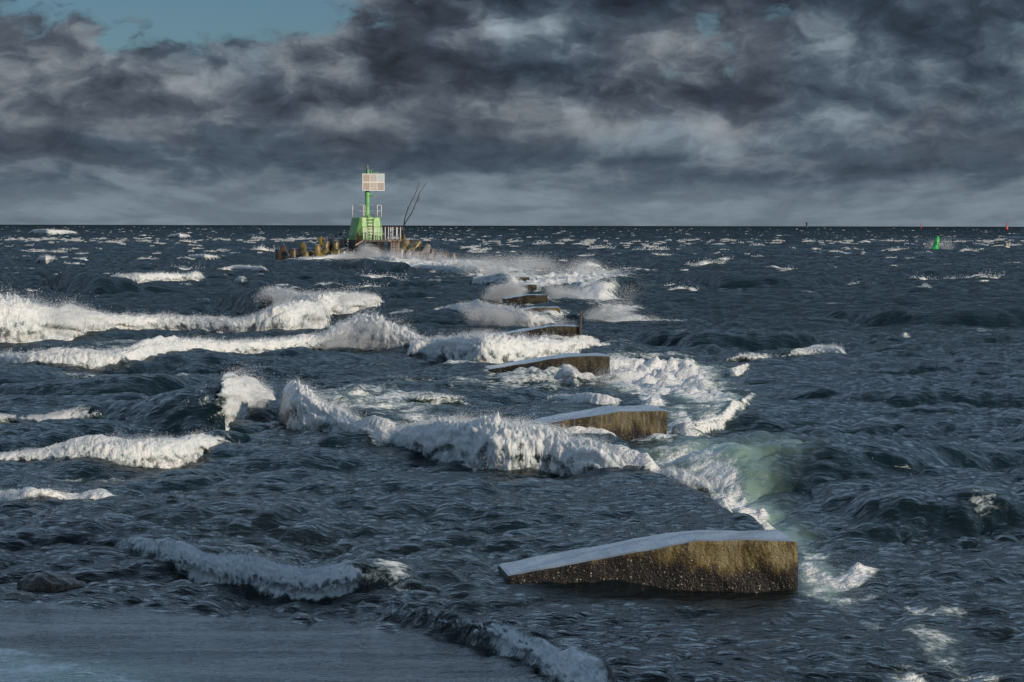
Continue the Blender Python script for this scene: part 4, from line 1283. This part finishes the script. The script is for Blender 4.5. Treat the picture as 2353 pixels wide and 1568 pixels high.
# solar array: frame and six panels
px0, px1, pz0, pz1 = bx(1162), bx(1424), bz(421), bz(217)
TILT = Matrix.Rotation(R(-8), 3, 'X') @ Matrix.Rotation(R(0), 3, 'Z')
arr = empty('solar_array', ((px0 + px1) / 2, 1.12, (pz0 + pz1) / 2))
arr.rotation_euler = (R(-7), 0, R(8))
arr.parent = BC
w, h = px1 - px0, pz1 - pz0
bm = bmesh.new()
t_ = 0.055
for k in range(4): bm_box(bm, (-w / 2 + t_ / 2 + k * (w - t_) / 3, 0, 0), (t_, 0.05, h))
for k in range(3):
    for j in range(3): bm_box(bm, (-w / 2 + t_ / 2 + (j + .5) * (w - t_) / 3, 0.002, -h / 2 + t_ / 2 + k * (h - t_) / 2), ((w - t_) / 3 - t_, 0.046, t_ * (1.5 if k == 1 else 1)))
from_bm('panel_frame', bm, M_FRAME, arr)
for r_ in range(2):
    for c in range(3):
        bm = bmesh.new()
        bm_box(bm, (0, 0, 0), ((w - t_) / 3 - t_ - .004, 0.03, (h - t_) / 2 - t_ * 1.3))
        so = from_bm('solar_panel', bm, M_SOL[2 if (r_ == 1 and c == 2) else (1 if c == 1 else 0)], arr)
        so.location = (-w / 2 + t_ / 2 + (c + .5) * (w - t_) / 3, 0.0, -h / 2 + t_ / 2 + (r_ + .5) * (h - t_) / 2)

# upper railing round the green top
TB = [Vector((bx(x), y, ZT + 0.03)) for x, y in ((1042, 1.0), (1190, 0.62), (1340, 1.0), (1380, 1.75), (1175, 2.4))]
TB = {'a': (1042, 1.5), 'b': (1176, 0.75), 'c': (1340, 0.95), 'd': (1380, 1.9), 'e': (1190, 2.45)}
TP = {k: Vector((bx(x), y, 0)) for k, (x, y) in TB.items()}
rail = empty('upper_railing', (0, 0, 0))
rail.parent = BC
ztop, zmid, zbas = bz(590), bz(660), ZT + .03
for zz, nm in ((ztop, 'top_rail'), (zmid, 'middle_rail')):
    bm = bmesh.new()
    seq = ['b', 'a', 'e', 'd', 'c']
    bm_tube(bm, [TP[k] + Vector((0, 0, zz)) for k in seq], 0.027, 8)
    from_bm(nm, bm, M_WHITE, rail, True)
for k in TP:
    bm = bmesh.new()
    bm_tube(bm, [TP[k] + Vector((0, 0, zbas)), TP[k] + Vector((0, 0, ztop + .02))], 0.04, 8)
    from_bm('post', bm, M_WHITE, rail, True)
bm = bmesh.new()
bm_tube(bm, [TP['b'] + Vector((0.05, -.02, ztop)), TP['b'] + Vector((0.15, -.02, ztop - .06)), TP['b'] + Vector((0.16, -.02, zmid)), TP['b'] + Vector((0.12, -.02, zmid - .35)), TP['b'] + Vector((0.04, -.02, zmid - .5))], 0.035, 8)
from_bm('gate_hoop', bm, M_WHITE, rail, True)


def ladder(name, p0, p1, half, nr, r, mat, parent, stand=0.0, side=Vector((1, 0, 0))):
    L = empty(name, (0, 0, 0))
    L.parent = parent
    for s in (-1, 1):
        bm = bmesh.new()
        bm_tube(bm, [p0 + side * half * s, p1 + side * half * s], r, 8)
        for f_ in (0.06, 0.55, 0.93):
            q = p0.lerp(p1, f_) + side * half * s
            bm_tube(bm, [q, q + Vector((0, 0.13, 0))], r * 1.4, 6)
        from_bm('stile', bm, mat, L, True)
    for k in range(nr):
        q = p0.lerp(p1, (k + .5) / nr)
        bm = bmesh.new()
        bm_tube(bm, [q - side * (half + .01), q + side * (half + .01)], r * 0.85, 8)
        from_bm('rung', bm, mat, L, True)
    return L


# ladder up the green face
fy = lambda z_: 1.6 - 1.31 - (0.31 * ((z_ - ZG) / (ZT - ZG)) * -1 if z_ > ZG else 0)
pa = Vector((bx(1266), 0.30, bz(998)))
pbm = Vector((bx(1268), 0.52, bz(745)))
lad = ladder('tower_ladder', pa, pbm, 0.27, 7, 0.026, M_RUST, BC, side=ux)
bm = bmesh.new()
e0, e1 = pbm - ux * 0.36, pbm + ux * 0.33
bm_tube(bm, [e0 + Vector((0, 0.2, -.02)), e0 + Vector((0.02, 0.2, .2)), e0 + Vector((.1, .2, .29)), e1 + Vector((-.1, .2, .29)), e1 + Vector((0, .2, .2)), e1 + Vector((0, .2, -.02))], 0.03, 8)
from_bm('grab_hoop', bm, M_RUST, lad, True)

# concrete landing with its walls, pillar and corbel
zd = bz(1000)
bm = bmesh.new()
bm_prism(bm, [(bx(1190), -1.1, zd - .16), (bx(1632), -1.1, zd - .16), (bx(1632), 1.5, zd - .16), (bx(1300), 1.5, zd - .16), (bx(1190), .6, zd - .16)], [(bx(1190), -1.1, zd), (bx(1632), -1.1, zd), (bx(1632), 1.5, zd), (bx(1300), 1.5, zd), (bx(1190), .6, zd)])
deck = from_bm('landing_deck', bm, M_DECK, BC)
bm = bmesh.new()
bm_prism(bm, [(bx(1520), -1.0, -1.2), (bx(1614), -1.0, -1.2), (bx(1614), -.3, -1.2), (bx(1520), -.3, -1.2)], [(bx(1520), -1.0, zd - .2), (bx(1614), -1.0, zd - .2), (bx(1614), -.3, zd - .2), (bx(1520), -.3, zd - .2)])
from_bm('ladder_pillar', bm, M_CONC, BC)
bm = bmesh.new()
bm_prism(bm, [(bx(1515), -1.12, zd - .20), (bx(1615), -1.12, zd - .20), (bx(1615), -.2, zd - .20), (bx(1515), -.2, zd - .20)], [(bx(1478), -1.14, zd - .07), (bx(1638), -1.14, zd - .07), (bx(1638), -.2, zd - .07), (bx(1478), -.2, zd - .07)])
bm_prism(bm, [(bx(1478), -1.14, zd - .068), (bx(1638), -1.14, zd - .068), (bx(1638), -.2, zd - .068), (bx(1478), -.2, zd - .068)], [(bx(1478), -1.14, zd + .02), (bx(1638), -1.14, zd + .02), (bx(1638), -.2, zd + .02), (bx(1478), -.2, zd + .02)])
from_bm('corbel', bm, M_CONC, BC)
for xa, xb, ya, yb in ((1345, 1420, 0.0, 0.7), (1468, 1498, 0.3, 0.9)):
    bm = bmesh.new()
    bm_prism(bm, [(bx(xa), ya, -1.2), (bx(xb), ya, -1.2), (bx(xb), yb, -1.2), (bx(xa), yb, -1.2)], [(bx(xa), ya, zd - .17), (bx(xb), ya, zd - .17), (bx(xb), yb, zd - .17), (bx(xa), yb, zd - .17)])
    from_bm('support_pier', bm, M_CONC, BC)
bm = bmesh.new()
bm_prism(bm, [(bx(1225), -.5, -1.2), (bx(1345), -.9, -1.2), (bx(1345), .3, -1.2), (bx(1225), .3, -1.2)], [(bx(1225), -.5, bz(1112)), (bx(1343), -.85, bz(1112)), (bx(1345), .3, bz(1060)), (bx(1300), .3, bz(1035))])
from_bm('broken_step', bm, M_CONC, BC)
# landing railing
pr_ = empty('landing_railing', (0, 0, 0))
pr_.parent = BC
for y_, nm, rr in ((848, 'top_rail', .026), (917, 'middle_rail', .02)):
    bm = bmesh.new()
    bm_tube(bm, [ptb(1115, y_ + 88, -1.9), ptb(1192, y_, -1.08), ptb(1400, y_, -1.08), ptb(1632, y_ + 2, -1.08), ptb(1640, y_ + 2, .9)], rr, 8)
    from_bm(nm, bm, M_RUST, pr_, True)
for x_ in (1195, 1240, 1282, 1325, 1368, 1410, 1452, 1490, 1540, 1585, 1630):
    bm = bmesh.new()
    wob = random.uniform(-.01, .01)
    bm_tube(bm, [ptb(x_, 1004, -1.07), ptb(x_ + wob * 60, 930, -1.07), ptb(x_, 850, -1.07)], [0.045, 0.038, 0.045], 8)
    from_bm('post', bm, M_WHITE, pr_, True)
for x_, y0_, y1_, dp in ((1118, 1048, 934, -1.86), (1138, 1030, 912, -1.62), (1165, 1018, 880, -1.35)):
    bm = bmesh.new()
    bm_tube(bm, [ptb(x_, y0_, dp), ptb(x_, y1_, dp)], 0.024, 8)
    from_bm('post', bm, M_RUST, pr_, True)
for x_ in (1500, 1575):
    bm = bmesh.new()
    bm_tube(bm, [ptb(x_, 1002, 1.0), ptb(x_, 852, 1.0)], 0.045, 8)
    from_bm('post', bm, M_WHITE, pr_, True)
# stair slab running down to the left
bm = bmesh.new()
A0, A1 = ptb(1113, 1052, -1.95), ptb(1192, 1000, -1.1)
wv = Vector((0.35, -0.12, 0)) * 0 + Vector((0.0, 0.7, 0))
bm_prism(bm, [A0 - Vector((0, 0, .14)), A1 - Vector((0, 0, .14)), A1 + wv - Vector((0, 0, .14)), A0 + wv - Vector((0, 0, .14))], [A0, A1, A1 + wv, A0 + wv])
from_bm('stair_slab', bm, M_CONC, BC)
ladder('boarding_ladder', Vector((bx(1570), -1.16, -.4)), Vector((bx(1568), -1.18, zd + .02)), 0.23, 9, 0.026, M_RUST, BC)

# dead branches wedged behind the landing
br = bmesh.new()
J = lambda x, y, dp=0.9: ptb(x, y, dp) - ptb(1642, 965, .9)
bm_tube(br, [J(1642, 990), J(1648, 900), J(1656, 836), J(1664, 760), J(1684, 690), J(1705, 632), J(1725, 585), J(1748, 540), J(1775, 490), J(1795, 440), J(1812, 395), J(1825, 350), J(1838, 310)], [.075, .07, .062, .05, .045, .042, .038, .033, .028, .025, .022, .018, .012], 7)
bm_tube(br, [J(1654, 850), J(1672, 800), J(1706, 742), J(1745, 690), J(1768, 640), J(1785, 590), J(1810, 540), J(1826, 480), J(1850, 430), J(1885, 380), J(1912, 335), J(1928, 310)], [.055, .05, .05, .042, .038, .034, .032, .028, .025, .021, .016, .011], 7)
bm_tube(br, [J(1703, 636), J(1699, 622), J(1698, 604)], [.025, .02, .012], 6)
bm_tube(br, [J(1795, 440), J(1814, 418), J(1832, 398)], [.02, .016, .01], 6)
bm_tube(br, [J(1818, 545), J(1832, 515), J(1834, 470), J(1830, 450)], [.024, .02, .015, .01], 6)
bm_tube(br, [J(1708, 742), J(1716, 750), J(1722, 760)], [.02, .015, .01], 6)
bo = from_bm('dead_branch', br, M_TWIG, None, True)
bo.location = Vector((BX, DB, 0)) + ptb(1642, 965, .9)
tag(bo, 'bare forked dead branch sticking up from the tetrapods right of the beacon', 'branch')

# ------------------------------------------------------------------ buoys and the far beacon
dg = 262.0
pb = at(2148, 576, dg)
kx = dg / FD * 0.57446 / 13.07           # metres per close-up pixel
gb = empty('channel_buoy', (pb.x, dg, pb.z), (R(-6), R(14), 0))
tag(gb, 'tilted green channel buoy with a dark topmark among the waves', 'buoy')
bm = bmesh.new()
prof = [(-.45, .62), (0.0, .62), (.22, .60), (.34, .38), (.6, .40), (1.0, .385), (1.35, .33), (1.62, .26), (1.85, .17), (2.02, .08)]
bm_tube(bm, [(0, 0, z_) for z_, _ in prof], [r_ for _, r_ in prof], 22)
from_bm('buoy_body', bm, M_BUOY, gb, True)
bm = bmesh.new()
bm_tube(bm, [(0, 0, 2.0), (0, 0, 2.14)], 0.05, 8)
bm_tube(bm, [(0, 0, 2.12), (0, 0, 2.15), (0, 0, 2.52)], [0.20, 0.22, 0.02], 14)
from_bm('topmark', bm, M_BLACK, gb)
for sx in (-0.12, 0.11):                  # the dark figures painted on the body
    bm = bmesh.new()
    zc = 0.98
    pts = [(sx - .07, zc + .14), (sx + .06, zc + .14), (sx + .0, zc + .04), (sx + .07, zc - .03), (sx + .05, zc - .12), (sx - .08, zc - .13)]
    bm_tube(bm, [(a * 1.0, -math.sqrt(max(0.40 ** 2 - a * a, .01)) + .0, z_) for a, z_ in pts], 0.024, 6)
    from_bm('figure_mark', bm, M_BLACK, gb)


def spar(name, x, y, d, prof, mat, label, cat, rot=(0, 0, 0), extra=None):
    p0 = at(x, y, d)
    e = empty(name, (p0.x, d, p0.z), rot)
    tag(e, label, cat)
    bm = bmesh.new()
    bm_tube(bm, [(0, 0, z_) for z_, _ in prof], [r_ for _, r_ in prof], 14)
    from_bm('buoy_body', bm, mat, e, True)
    if extra: extra(e)
    return e


def red_top(e):
    bm = bmesh.new()
    bm_tube(bm, [(0, 0, 3.2), (0, 0, 3.9)], 0.10, 8)
    bm_box(bm, (0, 0, 4.2), (0.75, 0.75, 0.7))
    from_bm('topmark', bm, M_RED, e)
    bm = bmesh.new()
    bm_tube(bm, [(.45, -.85, 0.4), (.32, -.60, 2.2)], 0.16, 8)
    from_bm('pale_band', bm, M_FRAME, e)


spar('lateral_buoy', 2313, 526.0, 1500, [(-1.0, 1.2), (0.6, 1.15), (0.9, .8), (2.2, .55), (3.3, .3)], M_RED, 'red buoy with a lattice topmark in white foam on the skyline at far right', 'buoy', (0, R(6), 0), red_top)


def small_top(e):
    bm = bmesh.new()
    bm_tube(bm, [(0, 0, 2.6), (0, 0, 3.3)], 0.22, 8)
    from_bm('topmark', bm, M_RED, e)


spar('spar_buoy', 2116.3, 522.8, 1500, [(-1, .5), (0, .5), (0.6, .42), (2.6, .3)], M_RED, 'thin dark red spar buoy tiny on the horizon between the beacon and the red buoy', 'buoy', (0, R(4), 0), small_top)


def beac(e):
    bm = bmesh.new()
    bm_tube(bm, [(0, 0, 3.4), (0, 0, 3.5), (0, 0, 6.0), (0.2, 0, 6.3), (0.3, 0, 6.6)], [0.9, 1.05, 1.05, .6, .25], 12)
    from_bm('topmark', bm, M_DARKB, e)


spar('sea_mark', 1853.6, 523.5, 2300, [(-2, 1.1), (1.2, 1.0), (1.6, .75), (3.4, .75)], M_DARKB, 'dark pillar-shaped sea mark standing on the horizon right of the mole', 'beacon', (0, 0, 0), beac)

# ------------------------------------------------------------------ gull
dgull = 215.0
gp = at((3980 + 520 / 10.46) * 0.57446, (870 + 1240 / 10.46) * 0.57446, dgull)
gl = empty('gull', gp, (0, R(6), R(15)))
tag(gl, 'white gull flying low over the sea with raised wings at far right', 'bird')
bm = bmesh.new()
gpf = [(-.30, .02, 0), (-.24, .05, 0), (-.14, .075, 0), (0, .09, -.005), (.12, .08, 0), (.19, .055, .02), (.24, .05, .04), (.285, .04, .045), (.31, .012, .04)]
bm_tube(bm, [(-x, 0, z_) for x, r_, z_ in gpf], [r_ for x, r_, z_ in gpf], 14)
from_bm('body', bm, M_GULL, gl, True)
bm = bmesh.new()
bm_tube(bm, [(-.30, 0, .04), (-.345, 0, .032), (-.365, 0, .02)], [.014, .010, .003], 8)
from_bm('beak', bm, M_BEAK, gl, True)
for s in (-1, 1):
    bm = bmesh.new()
    st = [(0.03 * s, .05, .20), (.16 * s, .20, .19), (.27 * s, .37, .15), (.36 * s, .50, .08), (.42 * s, .60, .012)]
    top, bot = [], []
    for yy, zz, c in st:
        off = (zz - .05) * .10
        top.append([bm.verts.new((off - c * .45, yy, zz + .008)), bm.verts.new((off, yy, zz + .02)), bm.verts.new((off + c * .55, yy, zz + .004))])
        bot.append([bm.verts.new((off - c * .45, yy, zz - .004)), bm.verts.new((off, yy, zz - .006)), bm.verts.new((off + c * .55, yy, zz - .002))])
    for k in range(len(st) - 1):
        for j in range(2):
            bm.faces.new((top[k][j], top[k][j + 1], top[k + 1][j + 1], top[k + 1][j]))
            bm.faces.new((bot[k][j], bot[k + 1][j], bot[k + 1][j + 1], bot[k][j + 1]))
        bm.faces.new((top[k][0], top[k + 1][0], bot[k + 1][0], bot[k][0]))
        bm.faces.new((top[k][2], bot[k][2], bot[k + 1][2], top[k + 1][2]))
    bm.faces.new((top[0][0], bot[0][0], bot[0][1], top[0][1]))
    bm.faces.new((top[0][1], bot[0][1], bot[0][2], top[0][2]))
    bm.faces.new((top[-1][0], top[-1][1], bot[-1][1], bot[-1][0]))
    bm.faces.new((top[-1][1], top[-1][2], bot[-1][2], bot[-1][1]))
    from_bm('wing', bm, M_WING if s > 0 else M_GULL, gl, True)

# ------------------------------------------------------------------ sky and light
W = bpy.data.worlds.new('World')
scene.world = W
W.use_nodes = True
W.node_tree.nodes.clear()
n = N(W.node_tree)
out = n.new('ShaderNodeOutputWorld')
bg = n.new('ShaderNodeBackground')
bg.inputs[1].default_value = 0.1
n.link(bg.outputs[0], out.inputs[0])
dirv = n.vmath('NORMALIZE', n.coord('Generated'))
sx = n.new('ShaderNodeSeparateXYZ')
n.link(dirv, sx.inputs[0])
Ux = n.math('ARCTAN2', sx.outputs[0], sx.outputs[1])
El = n.math('ARCSINE', sx.outputs[2])
Vv = n.math('MAXIMUM', El, 0.0)
# perspective of a cloud deck
den = n.math('DIVIDE', 1.0, n.math('ADD', Vv, 0.05))
cq = n.new('ShaderNodeCombineXYZ')
n.put(cq.inputs[0], n.math('MULTIPLY', Ux, n.math('MULTIPLY', n.math('POWER', den, 0.5), 3.0)))
n.put(cq.inputs[1], n.math('MULTIPLY', den, 0.17))
n.put(cq.inputs[2], 3.7)
q = cq.outputs[0]
wq = n.vmath('MULTIPLY_ADD', n.vmath('SUBTRACT', n.noisec(q, 2.4, 3), (.5, .5, .5)), (.28, .28, .2), q)
# position in the frame, warped so that hand-placed cloud masses get ragged edges
cp = n.new('ShaderNodeCombineXYZ')
n.put(cp.inputs[0], n.math('MULTIPLY_ADD', Ux, 4.575, 1.1765))
n.put(cp.inputs[1], n.math('MULTIPLY_ADD', El, -4.575, 0.5185))
cp = cp.outputs[0]
cw = n.vmath('MULTIPLY_ADD', n.vmath('SUBTRACT', n.noisec(n.mapping(cp, (1, 1.6, 1)), 6.0, 5), (.5, .5, .5)), (.13, .065, 0), cp)

low = n.sstep(El, 0.075, 0.02)
cb = n.mapping(cw, (1, 1.7, 1))
cd = n.vmath('MULTIPLY_ADD', n.vmath('SUBTRACT', n.noisec(cb, 11.0, 5), (.5, .5, .5)), (.11, .11, .1), cb)


def lerp(f, a, b):
    m = n.new('ShaderNodeMix', data_type='FLOAT')
    for i, v in zip((0, 2, 3), (f, a, b)): n.put(m.inputs[i], v)
    return m.outputs[0]


big = lerp(low, n.noise(cd, 4.4, 8, 0.60), n.noise(wq, 2.1, 5, 0.52))
fine = n.noise(cd, 14.0, 6, 0.62)
pv = n.voronoi(cd, 9.0, 'SMOOTH_F1')
puff = n.math('SUBTRACT', 0.42, pv.outputs['Distance'])
pv2 = n.voronoi(cd, 21.0, 'SMOOTH_F1')
puff = n.math('MULTIPLY_ADD', n.math('SUBTRACT', 0.42, pv2.outputs['Distance']), 0.5, puff)
puff = n.math('MULTIPLY', puff, n.math('MULTIPLY_ADD', low, -0.85, 1.0))
lit = n.math('SUBTRACT', n.noise(cb, 5.5, 5, 0.52), n.noise(n.vmath('ADD', cb, (0.035, -0.05, 0.0)), 5.5, 5, 0.52))
lit = n.math('MULTIPLY', lit, n.math('MULTIPLY_ADD', low, -0.8, 1.0))

def blobs(lst):
    s = 0.0
    for (bx_, by_, rx, ry, am) in lst:
        v = n.vmath('MULTIPLY', n.vmath('SUBTRACT', cw, (bx_, by_, 0)), (1 / rx, 1 / ry, 0))
        e = n.math('POWER', 2.718, n.math('MULTIPLY', n.vmath('DOT_PRODUCT', v, v), -1.0))
        s = n.math('MULTIPLY_ADD', e, am, s)
    return s


tone = blobs([
    (1.45, -.02, .42, .055, -.46), (.93, .09, .10, .07, -.34), (1.05, .17, .22, .06, -.22), (2.02, .02, .26, .06, -.26), (2.25, .15, .18, .08, -.12), (.62, .215, .26, .045, -.14),
    (1.95, .19, .22, .05, -.18), (1.30, .185, .14, .04, -.20), (.80, .27, .3, .03, -.05), (1.62, .23, .1, .035, -.14), (.05, .12, .08, .05, -.12), (.9, .33, .5, .02, -.10), (1.8, .4, .5, .02, -.06), (.3, .34, .4, .02, -.06),
    (1.16, .09, .06, .045, .20), (1.30, .06, .09, .035, .12), (1.52, .095, .10, .04, .15), (.20, .165, .14, .045, .24), (.42, .19, .10, .03, .16), (.58, .15, .10, .05, .20), (.70, .19, .06, .03, .14), (1.25, .255, .13, .03, .14),
    (.77, .275, .08, .022, .22), (1.85, .09, .12, .04, .12), (1.55, .29, .2, .03, .12), (1.93, .26, .16, .03, .12), (1.7, .31, .25, .03, .10), (1.42, .34, .2, .02, .10), (2.1, .11, .1, .03, .1), (.72, .46, 1.6, .05, .05),
])
gap = blobs([
    (.28, -.03, .36, .10, 1.25), (.62, .02, .20, .075, 1.0), (.27, .105, .045, .035, .75), (.40, .06, .08, .05, .5), (1.61, .06, .035, .04, .48), (1.67, .11, .045, .03, .4), (1.55, .17, .06, .02, .50), (1.74, .03, .12, .025, .42),
    (1.70, .165, .035, .02, .42), (2.22, .225, .05, .02, .42), (2.34, .06, .05, .03, .40), (2.33, .235, .05, .02, .42), (1.90, .27, .04, .02, .25), (1.45, .215, .06, .015, .3), (.78, .14, .04, .02, .3),
])
up = n.sstep(El, 0.155, 0.26)
hz = n.sstep(El, 0.034, 0.006)
B = n.math('MULTIPLY_ADD', n.math('SUBTRACT', n.sstep(big, 0.36, 0.64), 0.5), 0.27, 0.53)
B = n.math('MULTIPLY_ADD', n.math('SUBTRACT', fine, 0.5), 0.36, B)
band = n.noise(n.mapping(cw, (0.7, 5.0, 1)), 3.2, 5, 0.55)
B = n.math('MULTIPLY_ADD', n.math('MULTIPLY', n.math('SUBTRACT', band, 0.5), n.sstep(El, 0.10, 0.05)), 0.42, B)
B = n.math('MULTIPLY_ADD', lit, 0.9, B)
B = n.math('MULTIPLY_ADD', puff, 0.28, B)
B = n.math('ADD', B, n.math('MULTIPLY', n.math('MULTIPLY', tone, 0.95), n.math('SUBTRACT', 1.0, up)))
B = n.math('MULTIPLY_ADD', up, 0.55, B)
mixf = n.new('ShaderNodeMix', data_type='FLOAT')
n.put(mixf.inputs[0], n.math('MULTIPLY', hz, 0.68))
n.put(mixf.inputs[2], B)
n.put(mixf.inputs[3], n.math('MULTIPLY_ADD', n.math('SUBTRACT', big, .5), 0.12, 0.80))
B = mixf.outputs[0]
cool = n.ramp(B, [(0.0, (.018, .025, .036)), (.30, (.040, .058, .085)), (.52, (.078, .107, .145)), (.68, (.145, .187, .228)), (1.0, (.31, .38, .44))])
warm = n.ramp(B, [(0.0, (.022, .024, .031)), (.30, (.054, .060, .075)), (.52, (.101, .112, .132)), (.68, (.182, .186, .202)), (1.0, (.36, .355, .365))])
wf = n.math('MULTIPLY', n.sstep(n.noise(q, 1.1, 2), 0.44, 0.60, 0.0, 0.5), n.sstep(El, 0.015, 0.05))
cloud = n.mix(n.math('MULTIPLY', wf, n.math('SUBTRACT', 1.0, up)), cool, warm)
front = n.math('MULTIPLY', n.sstep(sx.outputs[1], -0.1, 0.6), n.sstep(El, 0.80, 0.34))
high = n.vmath('MULTIPLY', (0.41, 0.60, 0.82), n.math('MULTIPLY', n.math('MULTIPLY_ADD', big, 1.6, 0.2), n.math('MULTIPLY_ADD', front, 1.9, 0.60)))
cloud = n.mix(up, cloud, high)
skyt = n.new('ShaderNodeTexSky', sky_type='NISHITA')
skyt.sun_disc = False
skyt.sun_elevation = R(SUN_EL)
skyt.sun_rotation = R(180 - SUN_AZ)
skyt.air_density = 1.0
skyt.dust_density = 0.6
blue = n.vmath('MULTIPLY', skyt.outputs[0], (0.26, 0.37, 0.48))
gapn = n.math('ADD', gap, n.math('MULTIPLY', n.math('ADD', n.math('SUBTRACT', fine, .5), n.math('MULTIPLY', puff, -0.35)), 1.3))
gapn = n.math('ADD', gapn, n.math('MULTIPLY', up, n.math('MULTIPLY_ADD', big, 1.8, -0.35)))
gf = n.sstep(gapn, 0.26, 0.82)
ten = n.vmath('MULTIPLY', cloud, (10, 10, 10))
n.put(bg.inputs[0], n.mix(gf, ten, blue))

sun = bpy.data.lights.new('sun', 'SUN')
sun.energy = 3.4
sun.angle = R(0.55)
sun.color = (1.0, 0.87, 0.71)
so = bpy.data.objects.new('sun', sun)
COL.objects.link(so)
so.rotation_euler = (-TOSUN).to_track_quat('-Z', 'Y').to_euler()

cam = bpy.data.cameras.new('camera')
cam.sensor_width = 36
cam.lens = 36 * FD / 2353
cam.shift_y = -(784.0 - CY) / 2353
cam.clip_end = 60000
cam.clip_start = 0.1
co = bpy.data.objects.new('camera', cam)
COL.objects.link(co)
co.location = (0, 0, H)
co.rotation_euler = (Matrix.Rotation(R(90), 3, 'X') @ Matrix.Rotation(PHI, 3, 'Z')).to_euler()
scene.camera = co
vs = scene.view_settings
vs.view_transform = 'Standard'
vs.look = 'None'
vs.exposure = 0
vs.gamma = 1
scene.cycles.max_bounces = 5
scene.cycles.transparent_max_bounces = 32
